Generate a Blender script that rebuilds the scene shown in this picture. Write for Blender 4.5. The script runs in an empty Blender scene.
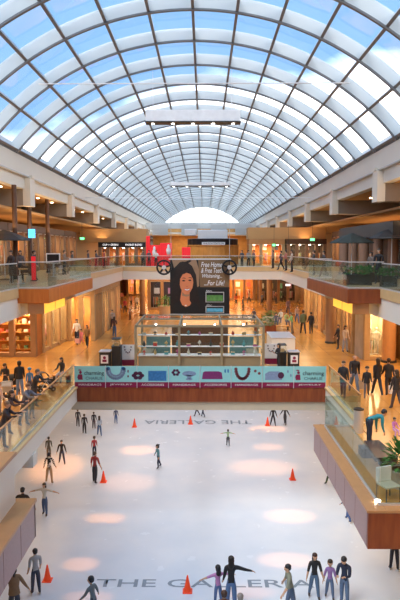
import bpy, bmesh, math, random
from mathutils import Vector, Matrix, Euler
random.seed(7)
PI = math.pi
SC = bpy.context.scene
COL = SC.collection
def R(a): return math.radians(a)

# ---------------------------------------------------------------- camera
F, VX, VY, CZ = 600.0, 204.0, 250.0, 14.0
PITCH, YAW = math.atan((300-VY)/F), math.atan((VX-200)/F)
_ct, _st, _cy, _sy = math.cos(PITCH), math.sin(PITCH), math.cos(YAW), math.sin(YAW)
_fw = (-_sy*_ct, _cy*_ct, -_st); _rt = (_cy, _sy, 0); _up = (-_sy*_st, _cy*_st, _ct)
def ray(px, py):
    a = (px-200)/F; b = (300-py)/F
    return [_fw[i]+a*_rt[i]+b*_up[i] for i in range(3)]
def atz(px, py, z):
    d = ray(px, py); t = (z-CZ)/d[2]; return d[0]*t, d[1]*t
def aty(px, py, y):
    d = ray(px, py); t = y/d[1]; return d[0]*t, CZ+d[2]*t
def atx(px, py, x):
    d = ray(px, py); t = x/d[0]; return d[1]*t, CZ+d[2]*t
cam = bpy.data.cameras.new('camera'); camo = bpy.data.objects.new('camera', cam); COL.objects.link(camo)
cam.sensor_fit = 'HORIZONTAL'; cam.sensor_width = 36.0; cam.lens = F/400*36.0
cam.clip_start = .1; cam.clip_end = 600
camo.location = (0, 0, CZ); camo.rotation_euler = (PI/2-PITCH, 0, YAW)
SC.camera = camo

# ---------------------------------------------------------------- materials
def new_mat(name):
    m = bpy.data.materials.new(name); m.use_nodes = True
    nt = m.node_tree; nt.nodes.clear()
    out = nt.nodes.new('ShaderNodeOutputMaterial')
    return m, nt, out
def mat(name, col, rough=.6, metal=0, var=.12, scale=3.0, emit=0, ecol=None, spec=.5, stretch=(1,1,1), bump=0):
    m, nt, out = new_mat(name)
    b = nt.nodes.new('ShaderNodeBsdfPrincipled')
    b.inputs['Roughness'].default_value = rough; b.inputs['Metallic'].default_value = metal
    b.inputs['Specular IOR Level'].default_value = spec
    tc = nt.nodes.new('ShaderNodeTexCoord'); mp = nt.nodes.new('ShaderNodeMapping')
    mp.inputs['Scale'].default_value = stretch
    no = nt.nodes.new('ShaderNodeTexNoise'); no.inputs['Scale'].default_value = scale; no.inputs['Detail'].default_value = 3
    mx = nt.nodes.new('ShaderNodeMixRGB')
    nt.links.new(tc.outputs['Object'], mp.inputs['Vector']); nt.links.new(mp.outputs[0], no.inputs['Vector'])
    nt.links.new(no.outputs['Fac'], mx.inputs['Fac'])
    lo = tuple(c*(1-var) for c in col)+(1,); hi = tuple(min(1, c*(1+var)) for c in col)+(1,)
    mx.inputs[1].default_value = lo; mx.inputs[2].default_value = hi
    nt.links.new(mx.outputs[0], b.inputs['Base Color'])
    if bump:
        bp = nt.nodes.new('ShaderNodeBump'); bp.inputs['Strength'].default_value = bump
        nt.links.new(no.outputs['Fac'], bp.inputs['Height']); nt.links.new(bp.outputs[0], b.inputs['Normal'])
    if emit:
        b.inputs['Emission Color'].default_value = tuple(ecol or col)+(1,); b.inputs['Emission Strength'].default_value = emit
    nt.links.new(b.outputs[0], out.inputs[0])
    return m
def glass(name, tint=(.93,.97,.96), refl=.16, rough=.02, haze=0, hcol=(.9,.9,.9)):
    """thin glass: see-through with a Fresnel reflection"""
    m, nt, out = new_mat(name)
    tr = nt.nodes.new('ShaderNodeBsdfTransparent'); tr.inputs[0].default_value = tint+(1,)
    gl = nt.nodes.new('ShaderNodeBsdfGlossy'); gl.inputs['Roughness'].default_value = rough
    lw = nt.nodes.new('ShaderNodeLayerWeight'); lw.inputs['Blend'].default_value = .5
    pw = nt.nodes.new('ShaderNodeMath'); pw.operation = 'POWER'; pw.inputs[1].default_value = 3.5
    ma = nt.nodes.new('ShaderNodeMath'); ma.operation = 'MULTIPLY_ADD'; ma.inputs[1].default_value = refl*4; ma.inputs[2].default_value = .04
    ma.use_clamp = True
    nt.links.new(lw.outputs['Facing'], pw.inputs[0])
    mx = nt.nodes.new('ShaderNodeMixShader')
    nt.links.new(pw.outputs[0], ma.inputs[0]); nt.links.new(ma.outputs[0], mx.inputs[0])
    nt.links.new(tr.outputs[0], mx.inputs[1]); nt.links.new(gl.outputs[0], mx.inputs[2])
    last = mx
    if haze:
        df = nt.nodes.new('ShaderNodeBsdfDiffuse'); df.inputs[0].default_value = hcol+(1,)
        m2 = nt.nodes.new('ShaderNodeMixShader'); m2.inputs[0].default_value = haze
        nt.links.new(mx.outputs[0], m2.inputs[1]); nt.links.new(df.outputs[0], m2.inputs[2]); last = m2
    nt.links.new(last.outputs[0], out.inputs[0])
    return m
def wood(name, c1, c2, rough=.35, axis='z', scale=6):
    m, nt, out = new_mat(name)
    b = nt.nodes.new('ShaderNodeBsdfPrincipled'); b.inputs['Roughness'].default_value = rough
    tc = nt.nodes.new('ShaderNodeTexCoord'); mp = nt.nodes.new('ShaderNodeMapping')
    s = {'x': (.15,1,1), 'y': (1,.15,1), 'z': (1,1,.15)}[axis]; mp.inputs['Scale'].default_value = s
    no = nt.nodes.new('ShaderNodeTexNoise'); no.inputs['Scale'].default_value = scale; no.inputs['Detail'].default_value = 5
    cr = nt.nodes.new('ShaderNodeValToRGB'); cr.color_ramp.elements[0].color = tuple(c1)+(1,); cr.color_ramp.elements[1].color = tuple(c2)+(1,)
    cr.color_ramp.elements[0].position = .3; cr.color_ramp.elements[1].position = .7
    nt.links.new(tc.outputs['Object'], mp.inputs[0]); nt.links.new(mp.outputs[0], no.inputs[0]); nt.links.new(no.outputs['Fac'], cr.inputs[0])
    nt.links.new(cr.outputs[0], b.inputs['Base Color']); nt.links.new(b.outputs[0], out.inputs[0])
    return m
def tiles(name, c1, c2, mortar, w, h, rough=.25, msize=.01, spec=.5, shift=0.0):
    m, nt, out = new_mat(name)
    b = nt.nodes.new('ShaderNodeBsdfPrincipled'); b.inputs['Roughness'].default_value = rough
    b.inputs['Specular IOR Level'].default_value = spec
    tc = nt.nodes.new('ShaderNodeTexCoord'); br = nt.nodes.new('ShaderNodeTexBrick')
    br.offset = shift; br.inputs['Scale'].default_value = 1; br.inputs['Brick Width'].default_value = w; br.inputs['Row Height'].default_value = h
    br.inputs['Mortar Size'].default_value = msize
    br.inputs['Color1'].default_value = c1+(1,); br.inputs['Color2'].default_value = c2+(1,); br.inputs['Mortar'].default_value = mortar+(1,)
    nt.links.new(tc.outputs['Object'], br.inputs['Vector'])
    no = nt.nodes.new('ShaderNodeTexNoise'); no.inputs['Scale'].default_value = .8; no.inputs['Detail'].default_value = 4
    nt.links.new(tc.outputs['Object'], no.inputs['Vector'])
    mx = nt.nodes.new('ShaderNodeMixRGB'); mx.blend_type = 'MULTIPLY'; mx.inputs[0].default_value = .25
    nt.links.new(br.outputs['Color'], mx.inputs[1]); nt.links.new(no.outputs['Fac'], mx.inputs[2])
    nt.links.new(mx.outputs[0], b.inputs['Base Color']); nt.links.new(b.outputs[0], out.inputs[0])
    return m
M = {}
M['rib'] = mat('painted_steel_web', (.62,.67,.68), .5, var=.05, scale=.6)
M['rib_dark'] = mat('dark_bronze_flange', (.17,.18,.19), .5)
M['purlin'] = mat('grey_painted_steel', (.55,.56,.57), .5, var=.05)
M['roof_glass'] = glass('roof_glass', (.97,.985,1.0), .12, haze=.05, hcol=(.9,.93,.95))
M['cream'] = mat('cream_plaster', (.80,.77,.70), .7, var=.05, scale=.5)
M['white'] = mat('white_paint', (.84,.78,.67), .6, var=.04, scale=.5)
M['gold'] = mat('gold_travertine', (.72,.50,.24), .35, var=.12, scale=2)
M['tan'] = mat('tan_plaster', (.52,.30,.12), .7, var=.08, scale=.4)
M['tan_ceiling'] = mat('tan_ceiling_paint', (.60,.34,.14), .8, var=.05, scale=.4)
M['beam_grey'] = mat('taupe_beam_paint', (.30,.25,.21), .7, var=.08, scale=.5)
M['beige'] = mat('beige_concrete', (.62,.54,.40), .6, var=.06)
M['floor'] = tiles('polished_gold_marble_floor', (.70,.35,.085), (.63,.30,.07), (.40,.20,.06), 1.2, 1.2, .18, .012)
M['floor_up'] = tiles('upper_gallery_marble_floor', (.55,.38,.20), (.5,.34,.18), (.4,.26,.12), 1.2, 1.2, .3, .012)
M['mahogany'] = wood('red_brown_wood', (.20,.04,.01), (.32,.08,.02), .45)
M['orange_wood'] = wood('orange_wood', (.58,.13,.012), (.72,.21,.03), .5)
M['honey'] = wood('honey_wood', (.60,.24,.05), (.75,.34,.08), .4)
M['dark'] = mat('charcoal_paint', (.03,.028,.026), .5)
M['brownwall'] = mat('dark_brown_panel', (.09,.042,.022), .5, var=.3, scale=1)
M['mauve'] = mat('mauve_granite', (.36,.21,.20), .35, var=.15, scale=14)
M['tantop'] = mat('honey_marble_coping', (.50,.24,.09), .3, var=.12, scale=3)
M['steel'] = mat('brushed_steel', (.75,.76,.77), .4, metal=.7, var=.06, scale=8)
M['rail_glass'] = glass('railing_glass', (.84,.91,.89), .10, haze=.012, hcol=(.5,.62,.62))
M['shop_glass'] = glass('shop_window_glass', (.94,.96,.95), .15)
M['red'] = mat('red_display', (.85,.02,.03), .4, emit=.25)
M['black'] = mat('black_plastic', (.012,.012,.014), .35)
M['cone'] = mat('orange_red_cone', (.95,.08,.02), .4, emit=.1)
M['green_leaf'] = mat('green_leaf', (.08,.25,.05), .5, var=.4, scale=8)
M['clay'] = mat('pale_clay_pot', (.55,.48,.38), .6)
M['lamp'] = mat('warm_lamp', (1,.85,.6), .5, emit=12, ecol=(1,.78,.45), var=0)
M['lamp_soft'] = mat('amber_lamp', (.7,.4,.05), .5, emit=.75, ecol=(1,.58,.06), var=.1)
M['lamp_white'] = mat('white_lamp', (1,.97,.9), .5, emit=9, ecol=(1,.93,.8), var=0)
M['text_ice'] = mat('blue_grey_ice_paint', (.22,.29,.36), .4, var=.25, scale=3)
M['marquee'] = mat('black_sign', (.015,.015,.02), .3)
M['signwhite'] = mat('white_sign_letters', (.9,.9,.9), .5, emit=.8, ecol=(1,1,1), var=0)

# ice
def ice_mat():
    m, nt, out = new_mat('rink_ice')
    b = nt.nodes.new('ShaderNodeBsdfPrincipled'); b.inputs['Roughness'].default_value = .22
    b.inputs['IOR'].default_value = 1.31
    tc = nt.nodes.new('ShaderNodeTexCoord')
    no = nt.nodes.new('ShaderNodeTexNoise'); no.inputs['Scale'].default_value = .35; no.inputs['Detail'].default_value = 5
    cr = nt.nodes.new('ShaderNodeValToRGB'); cr.color_ramp.elements[0].color = (.70,.79,.88,1); cr.color_ramp.elements[1].color = (.82,.88,.93,1)
    cr.color_ramp.elements[0].position = .3; cr.color_ramp.elements[1].position = .7
    n2 = nt.nodes.new('ShaderNodeTexNoise'); n2.inputs['Scale'].default_value = 1.2; n2.inputs['Detail'].default_value = 6
    ma = nt.nodes.new('ShaderNodeMapRange'); ma.inputs['To Min'].default_value = .22; ma.inputs['To Max'].default_value = .30
    nt.links.new(tc.outputs['Object'], no.inputs[0]); nt.links.new(tc.outputs['Object'], n2.inputs[0])
    nt.links.new(no.outputs['Fac'], cr.inputs[0]); nt.links.new(cr.outputs[0], b.inputs['Base Color'])
    nt.links.new(n2.outputs['Fac'], ma.inputs[0]); nt.links.new(ma.outputs[0], b.inputs['Roughness'])
    nt.links.new(b.outputs[0], out.inputs[0])
    return m
M['ice'] = ice_mat()
_cc = {}
def colmat(c, rough=.7, kind='cloth'):
    k = (tuple(round(v, 3) for v in c), kind)
    if k not in _cc:
        _cc[k] = mat('%s_%s' % ('dyed', kind), c, rough, var=.18, scale=9)
    return _cc[k]

# ---------------------------------------------------------------- mesh builder
class MB:
    def __init__(s): s.v = []; s.f = []; s.mi = []; s.cur = 0
    def use(s, i): s.cur = i; return s
    def add(s, vs, fs):
        o = len(s.v); s.v += [tuple(p) for p in vs]
        for f in fs: s.f.append([i+o for i in f]); s.mi.append(s.cur)
        return s
    def box(s, x0, x1, y0, y1, z0, z1):
        x0, x1 = min(x0,x1), max(x0,x1); y0, y1 = min(y0,y1), max(y0,y1); z0, z1 = min(z0,z1), max(z0,z1)
        return s.add([(x0,y0,z0),(x1,y0,z0),(x1,y1,z0),(x0,y1,z0),(x0,y0,z1),(x1,y0,z1),(x1,y1,z1),(x0,y1,z1)],
            [(0,3,2,1),(4,5,6,7),(0,1,5,4),(1,2,6,5),(2,3,7,6),(3,0,4,7)])
    def bbox(s, x0, x1, y0, y1, z0, z1, b=.02):
        """box with chamfered edges along its outline"""
        bm = bmesh.new(); bmesh.ops.create_cube(bm, size=1)
        for v in bm.verts:
            v.co = Vector(((x0+x1)/2+v.co.x*(x1-x0), (y0+y1)/2+v.co.y*(y1-y0), (z0+z1)/2+v.co.z*(z1-z0)))
        bmesh.ops.bevel(bm, geom=bm.edges[:], offset=b, segments=2, affect='EDGES', profile=.5)
        bm.verts.ensure_lookup_table()
        for i, v in enumerate(bm.verts): v.index = i
        s.add([v.co[:] for v in bm.verts], [[v.index for v in f.verts] for f in bm.faces]); bm.free(); return s
    def tube(s, pts, r, n=8, cap=True):
        pts = [Vector(p) for p in pts]
        rs = r if isinstance(r, (list, tuple)) else [r]*len(pts)
        vs = []; fs = []
        pu = None
        for i, p in enumerate(pts):
            d = (pts[min(i+1, len(pts)-1)]-pts[max(i-1, 0)]).normalized()
            if pu is None:
                pu = Vector((0,0,1)) if abs(d.z) < .9 else Vector((0,1,0))
            u = (pu-d*pu.dot(d)).normalized(); w = d.cross(u); pu = u
            for k in range(n):
                a = 2*PI*k/n; vs.append(p+(u*math.cos(a)+w*math.sin(a))*rs[i])
        for i in range(len(pts)-1):
            for k in range(n): fs.append((i*n+k, (i+1)*n+k, (i+1)*n+(k+1)%n, i*n+(k+1)%n)[::-1])
        if cap: fs.append(tuple(range(n))[::-1][::-1]); fs.append(tuple(range((len(pts)-1)*n, len(pts)*n))[::-1])
        return s.add(vs, fs)
    def bar(s, a, b, w, h):
        """rectangular bar between two points, h measured upward"""
        a = Vector(a); b = Vector(b); d = (b-a).normalized()
        up = Vector((0,0,1)) if abs(d.z) < .95 else Vector((0,1,0))
        sd = d.cross(up).normalized(); up = sd.cross(d)
        vs = []
        for p in (a, b):
            for i, j in ((-1,-1),(1,-1),(1,1),(-1,1)): vs.append(p+sd*(i*w/2)+up*(j*h/2))
        return s.add(vs, [(0,3,2,1),(4,5,6,7),(0,1,5,4),(1,2,6,5),(2,3,7,6),(3,0,4,7)][0:6] if 0 else [(0,1,2,3),(7,6,5,4),(0,4,5,1),(1,5,6,2),(2,6,7,3),(3,7,4,0)])
    def lathe(s, prof, c=(0,0,0), n=16, sx=1, sy=1):
        vs = []; fs = []
        for r, z in prof:
            for k in range(n):
                a = 2*PI*k/n; vs.append((c[0]+r*math.cos(a)*sx, c[1]+r*math.sin(a)*sy, c[2]+z))
        for i in range(len(prof)-1):
            for k in range(n): fs.append((i*n+k, i*n+(k+1)%n, (i+1)*n+(k+1)%n, (i+1)*n+k))
        fs.append(tuple(range(n))[::-1]); fs.append(tuple(range((len(prof)-1)*n, len(prof)*n)))
        return s.add(vs, fs)
    def ball(s, c, r, n=10, m=7):
        rr = r if isinstance(r, (list, tuple)) else (r,r,r)
        vs = [(c[0], c[1], c[2]-rr[2])]; fs = []
        for i in range(1, m):
            t = PI*i/m
            for k in range(n):
                a = 2*PI*k/n; vs.append((c[0]+rr[0]*math.sin(t)*math.cos(a), c[1]+rr[1]*math.sin(t)*math.sin(a), c[2]-rr[2]*math.cos(t)))
        vs.append((c[0], c[1], c[2]+rr[2]))
        for k in range(n): fs.append((0, 1+(k+1)%n, 1+k))
        for i in range(m-2):
            for k in range(n): fs.append((1+i*n+k, 1+i*n+(k+1)%n, 1+(i+1)*n+(k+1)%n, 1+(i+1)*n+k))
        t = len(vs)-1; o = 1+(m-2)*n
        for k in range(n): fs.append((o+k, o+(k+1)%n, t))
        return s.add(vs, fs)
    def prism(s, poly, a, b, axis='y'):
        """extrude a 2D outline between a and b along an axis"""
        n = len(poly)
        def P(p, t): return {'y': (p[0], t, p[1]), 'x': (t, p[0], p[1]), 'z': (p[0], p[1], t)}[axis]
        vs = [P(p, a) for p in poly]+[P(p, b) for p in poly]
        fs = [tuple(range(n)), tuple(range(n, 2*n))[::-1]]+[(i, i+n, (i+1)%n+n, (i+1)%n) for i in range(n)]
        return s.add(vs, fs)
    def build(s, name, mats, parent=None, smooth=False, world=False):
        me = bpy.data.meshes.new(name)
        off = Vector((0,0,0))
        if world and parent is not None:
            p = parent
            while p is not None: off += p.location; p = p.parent
        me.from_pydata([tuple(Vector(v)-off) for v in s.v], [], s.f)
        if not isinstance(mats, (list, tuple)): mats = [mats]
        for m in mats: me.materials.append(m)
        me.polygons.foreach_set('material_index', s.mi)
        if smooth: me.polygons.foreach_set('use_smooth', [True]*len(s.f))
        bm = bmesh.new(); bm.from_mesh(me); bmesh.ops.recalc_face_normals(bm, faces=bm.faces[:]); bm.to_mesh(me); bm.free()
        me.update()
        o = bpy.data.objects.new(name, me); COL.objects.link(o)
        if parent is not None: o.parent = parent
        return o
def thing(name, label, cat, loc=(0,0,0), rz=0, group=None):
    o = bpy.data.objects.new(name, None); COL.objects.link(o)
    o.location = loc; o.rotation_euler = (0,0,rz); o['label'] = label; o['category'] = cat; o.empty_display_size = .2
    if group: o['group'] = group
    return o
def tag(o, label, cat, group=None, kind=None):
    o['label'] = label; o['category'] = cat
    if group: o['group'] = group
    if kind: o['kind'] = kind
    return o
def struct(name, mb, m, parent=None, smooth=False, label=None):
    o = mb.build(name, m, parent, smooth)
    if parent is None: o['kind'] = 'structure'
    if label: o['label'] = label
    return o
def sroot(name, label=None):
    o = bpy.data.objects.new(name, None); COL.objects.link(o); o['kind'] = 'structure'
    if label: o['label'] = label
    return o
def dup(root, loc, rz=None, label=None, group=None):
    r = root.copy(); COL.objects.link(r); r.location = loc
    if rz is not None: r.rotation_euler = (0,0,rz)
    if label: r['label'] = label
    if group: r['group'] = group
    for ch in list(root.children):
        c = ch.copy(); COL.objects.link(c); c.parent = r
        for g in list(ch.children):
            d = g.copy(); COL.objects.link(d); d.parent = c
    return r
def text(name, body, m, parent, loc, rot, w, h, bold=0.0, shear=0, depth=.004):
    """real letters, scaled to a width and a height, centred at loc"""
    cu = bpy.data.curves.new(name, 'FONT'); cu.body = body; cu.align_x = 'LEFT'; cu.extrude = 0; cu.offset = bold; cu.shear = shear
    cu.resolution_u = 3
    o = bpy.data.objects.new(name, cu); COL.objects.link(o)
    dg = bpy.context.evaluated_depsgraph_get()
    me = bpy.data.meshes.new_from_object(o.evaluated_get(dg)); bpy.data.objects.remove(o); bpy.data.curves.remove(cu)
    xs = [v.co.x for v in me.vertices]; ys = [v.co.y for v in me.vertices]
    cx, cy = (min(xs)+max(xs))/2, (min(ys)+max(ys))/2; sx = w/(max(xs)-min(xs)); sy = h/(max(ys)-min(ys))
    for v in me.vertices: v.co = Vector(((v.co.x-cx)*sx, (v.co.y-cy)*sy, 0))
    me.materials.clear(); me.materials.append(m)
    t = bpy.data.objects.new(name, me); COL.objects.link(t)
    t.location = loc; t.rotation_euler = rot
    if parent is not None: t.parent = parent
    return t
UPR = (PI/2, 0, 0)   # a sign that faces the camera's side (-y)
# ================================================================ the hall
L1, L2 = 7.0, 12.3
XL, XR = -8.13, 7.7          # inner edges of the upper gallery
YB = 60.0                    # near edge of the far bridge
YE = 152.0
# ---- glass vault
VC, VZ, VR = -.5, 11.27, 13.2
Y0R = 27.2; BAY = 3.94
NR0, NR1 = -6, 31
AN = 8.4
ang = [R(-50.4+AN*i) for i in range(13)]
def vp(a, r): return (VC+r*math.sin(a), VZ+r*math.cos(a))
vault = sroot('ceiling', 'arched glass roof on pale steel ribs')
def arch_mesh(r0, r1, w, n=48, a0=R(-51), a1=R(51)):
    mb = MB(); vs = []; fs = []
    for i in range(n+1):
        a = a0+(a1-a0)*i/n
        for r in (r0, r1):
            x, z = vp(a, r)
            vs += [(x, -w/2, z), (x, w/2, z)]
    for i in range(n):
        b = i*4; c = b+4
        fs += [(b, c, c+1, b+1), (b+2, b+3, c+3, c+2), (b, b+2, c+2, c), (b+1, c+1, c+3, b+3)]
    fs += [(0,1,3,2), (n*4, n*4+2, n*4+3, n*4+1)]
    return mb, vs, fs
rib0 = None
for k in range(NR0, NR1+1):
    y = Y0R+BAY*k
    if rib0 is None:
        mb = MB()
        m_, vs, fs = arch_mesh(VR+.05, VR+.62, .10); mb.use(0).add(vs, fs)
        m_, vs, fs = arch_mesh(VR-.03, VR+.05, .16); mb.use(1).add(vs, fs)
        rib0 = mb.build('arch_rib', [M['rib'], M['rib_dark']], vault); rib0.location.y = y
        o = rib0
    else:
        o = rib0.copy(); COL.objects.link(o); o.parent = vault; o.location.y = y
ya, yb = Y0R+BAY*NR0, Y0R+BAY*NR1
for a in ang:
    mb = MB()
    u = Vector((math.sin(a), 0, math.cos(a))); s = Vector((math.cos(a), 0, -math.sin(a)))
    def slab(r0, r1, w, mi):
        vs = []
        for y in (ya, yb):
            for r, t in ((r0,-w),(r0,w),(r1,w),(r1,-w)):
                p = Vector((VC, y, VZ))+u*r+s*t; vs.append(p[:])
        mb.use(mi).add(vs, [(0,1,2,3),(7,6,5,4),(0,4,5,1),(1,5,6,2),(2,6,7,3),(3,7,4,0)])
    slab(VR+.10, VR+.55, .05, 0); slab(VR+.04, VR+.10, .065, 1)
    mb.build('purlin', [M['purlin'], M['rib_dark']], vault)
for i in range(12):
    a0, a1 = ang[i], ang[i+1]
    (x0,z0), (x1,z1) = vp(a0, VR+.57), vp(a1, VR+.57)
    MB().add([(x0,ya,z0),(x0,yb,z0),(x1,yb,z1),(x1,ya,z1)], [(0,1,2,3)]).build('glazing', M['roof_glass'], vault)
# ---- cornices
zb = 5.6+CZ; ZL = CZ+4.5; ZC = CZ+3.75; ZBM = CZ+2.75
XFL, XFR = VC-10.35, VC+10.35
for sgn, xf, nm in ((-1, XFL, 'trim_1'), (1, XFR, 'trim_2')):
    mb = MB()
    # upper sloped band, ledge, lower vertical band, roof kerb
    prof = [(xf-sgn*.0, zb), (xf-sgn*.02, ZL+.02), (xf+sgn*.22, ZL+.02), (xf+sgn*.22, ZC), (xf+sgn*.75, ZC), (xf+sgn*.75, zb+.7), (xf+sgn*.35, zb+.7), (xf+sgn*.05, zb+.1)]
    mb.prism(prof, -8, YE)
    struct(nm, mb, M['cream'])
    mb = MB().box(xf-sgn*.03, xf+sgn*.3, -8, YE, zb-.02, zb+.14)
    struct('trim_%d' % (3 if sgn < 0 else 4), mb, M['rib_dark'])
    mb = MB().box(xf-sgn*.04, xf+sgn*.2, -8, YE, ZL-.03, ZL+.03)
    struct('trim_%d' % (5 if sgn < 0 else 6), mb, M['purlin'])
# gallery ceilings, roofs
XW = 19.0
for sgn, xf, nm in ((-1, XFL, 'ceiling_left'), (1, XFR, 'ceiling_right')):
    struct(nm, MB().box(xf+sgn*.7, sgn*XW, -8, YE, ZC, ZC+.3), M['tan_ceiling'])
    struct('roof_left' if sgn < 0 else 'roof_right', MB().box(xf+sgn*.7, sgn*(XW+.4), -8, YE, zb+.1, zb+.4), M['white'])
    struct('soffit_left' if sgn < 0 else 'soffit_right', MB().box(sgn*11.9, sgn*XW, -8, YE, ZBM-.25, ZBM-.1), M['tan'])
# cantilever beams at every third rib
def beam(sgn, xf):
    mb = MB()
    x1 = sgn*14.9-xf
    # tapered haunch, pale outer post
    mb.use(0).prism([(sgn*.3, ZC+.02), (sgn*.3, ZBM), (x1, ZBM-.1), (x1, ZC+.02)], -.45, .45)
    mb.use(1).box(-sgn*.12, sgn*.34, -.5, .5, ZBM-.03, ZL-.05)
    mb.use(1).box(-sgn*.2, sgn*.1, -.28, .28, ZL-.05, ZL+.12)
    return mb
for sgn, xf, X1, nm in ((-1, XFL, 37.9, 'ceiling_beam'), (1, XFR, 30.6, 'ceiling_beam')):
    b0 = None
    k = 0
    y = (37.9 if sgn < 0 else 34.7)
    y -= 11.82*2
    while y < 140:
        if b0 is None:
            b0 = struct(nm, beam(sgn, xf), [M['beam_grey'], M['white']]); o = b0
        else:
            o = b0.copy(); COL.objects.link(o)
        o.location = (xf, y, 0)
        y += 11.82
# ---- floors
XO = 19.0
struct('floor_upper_left', MB().box(-XO, XL-.04, -8, YE, L2-.25, L2), M['floor_up'])
struct('floor_upper_right', MB().box(XR+.04, XO, -8, YE, L2-.25, L2), M['floor_up'])
struct('floor_upper_bridge', MB().box(XL-.04, XR+.04, YB+.06, YE, L2-.25, L2), M['floor_up'])
struct('floor_upper_near', MB().box(XL, XR, -8, .9, L2-.25, L2), M['floor_up'])
struct('ceiling_lower_left', MB().box(-XO, XL-.25, -8, YE, 11.07, 11.3), M['tan_ceiling'])
struct('ceiling_lower_right', MB().box(XR+.25, XO, -8, YE, 11.07, 11.3), M['tan_ceiling'])
struct('ceiling_lower_bridge', MB().box(XL-.2, XR+.2, YB+.3, YE, 11.07, 11.3), M['tan_ceiling'])
# upper fascias: thin gold band above a deep white one
struct('trim_7', MB().box(XL-.02, XL+.06, -8, YB, 11.92, L2+.02), M['gold'])
struct('trim_8', MB().box(XR-.06, XR+.02, -8, YB, 11.92, L2+.02), M['gold'])
struct('trim_9', MB().box(XL, XR, YB-.06, YB+.05, 11.92, L2+.02), M['gold'])
struct('trim_10', MB().box(XL-.3, XL+.0, -8, YB, 11.05, 11.92), M['white'])
struct('trim_11', MB().box(XR-.0, XR+.3, -8, YB, 11.05, 11.92), M['white'])
struct('trim_12', MB().box(XL, XR, YB-.0, YB+.3, 11.05, 11.92), M['white'])
# plaza level
EL, ER, YP = -6.5, 6.2, 30.1
struct('floor_plaza_left', MB().box(-XO, EL-.04, -8, YE, 6.7, L1), M['floor'])
struct('floor_plaza_right', MB().box(ER+.04, XO, -8, YE, 6.7, L1), M['floor'])
struct('floor_plaza_far', MB().box(EL-.04, ER+.04, YP+.14, YE, 6.7, L1), M['floor'])
struct('floor_plaza_underside', MB().box(-XO, EL-.3, -8, YE, 6.3, 6.45).box(ER+.3, XO, -8, YE, 6.3, 6.45).box(EL-.3, ER+.3, YP+.5, YE, 6.3, 6.45), M['tan'])
struct('trim_13', MB().box(EL-.25, EL, 16.2, YP+.05, 6.27, L1-.02), M['white'], label='white edge of the plaza floor on the left')
struct('trim_14', MB().box(ER, ER+.25, 23.65, YP+.05, 6.27, L1-.02), M['white'])
struct('trim_15', MB().box(EL-.3, EL+.07, 16.2, YP+.0, L1-.02, L1+.07), M['gold'])
struct('trim_16', MB().box(ER-.07, ER+.3, 23.65, YP+.0, L1-.02, L1+.07), M['gold'])
# front of the plaza: wood fascia over a beige beam
struct('trim_17', MB().box(EL+.02, ER-.02, YP, YP+.14, 6.27, L1+.02), M['mahogany'])
struct('trim_18', MB().box(EL-.3, ER+.3, YP+.1, YP+.75, 5.82, 6.3), M['beige'])
for y in (22.0, 10.0): struct('ceiling_beam', MB().box(-12, EL+.06, y, y+.55, 5.8, 6.3), M['white'])
struct('ceiling_beam', MB().box(ER-.06, 12, 26.5, 27.1, 5.8, 6.3), M['white'])
# right platform over the ice
def platform(x0, x1, y0, y1, inner, nm):
    # floor, coping, mauve side panels, brown front
    struct('floor_%s' % nm, MB().box(x0, x1, y0, y1, 6.7, L1-.01), M['floor'])
struct('floor_platform_right', MB().box(4.85, ER, 15.9, 23.5, 6.4, L1), M['floor'])
mb = MB()
for i in range(6):
    a = 15.7+i*(7.9/6)
    mb.bbox(4.42, 4.55, a+.008, a+7.9/6-.008, 5.95, L1-.04, .012)
struct('trim_19', mb, M['mauve'])
struct('trim_20', MB().box(4.42, ER+4, 15.62, 15.75, 5.95, L1-.04), M['mahogany'])
struct('trim_21', MB().bbox(4.38, 4.9, 15.6, 23.62, L1-.05, L1+.03, .015), M['tantop'])
struct('trim_22', MB().bbox(4.9, ER+4, 15.6, 16.0, L1-.05, L1+.03, .015), M['tantop'])
struct('trim_23', MB().box(4.5, ER+.2, 23.45, 23.6, 5.95, L1-.05), M['mauve'])
# left platform over the ice
mb = MB()
for i in range(14):
    a = 16.3-(i+1)*1.35
    mb.bbox(-4.87, -4.74, a+.008, a+1.342, 5.95, L1-.04, .012)
struct('trim_24', mb, M['mauve'])
struct('trim_25', MB().box(-XO, -4.8, -2.6, 16.2, 6.4, L1-.01), M['floor'])
struct('trim_26', MB().bbox(-5.3, -4.7, -2.6, 16.35, L1-.05, L1+.04, .015), M['tantop'])
struct('trim_27', MB().box(-XO, -4.74, 16.2, 16.3, 5.95, L1-.05), M['mauve'])
mb = MB().use(0).bbox(-6.7, -5.22, 14.7, 16.1, 6.9, 8.35, .02).use(1).bbox(-6.75, -5.17, 14.65, 16.15, 8.35, 8.45, .02)
struct('pillar_1', mb, [M['white'], M['tantop']])
# ---- rink
struct('floor_ice', MB().box(-14, 14, -4, 62, -.1, 0), M['ice'], label='pale blue ice rink')
mb = MB()
mb.box(-14.1, -14, -4, 62, 0, 1.1).box(14, 14.1, -4, 62, 0, 1.1).box(-14.1, 14.1, 62, 62.1, 0, 1.1)
struct('trim_28', mb, M['white'])
struct('wall_rink_left', MB().box(-XO, -XO+.2, -8, YE, 0, L1-.6), M['tan'])
struct('wall_rink_right', MB().box(XO-.2, XO, -8, YE, 0, L1-.6), M['tan'])
struct('wall_rink_far', MB().box(-XO, XO, 66, 66.3, 0, 6.3), M['tan'])
struct('floor_rink_surround', MB().box(-XO, -14, -8, 66, -.12, .0).box(14, XO, -8, 66, -.12, 0).box(-14, 14, 62, 66, -.12, 0).box(-14, 14, -8, -4, -.12, 0), M['tan'])
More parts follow.
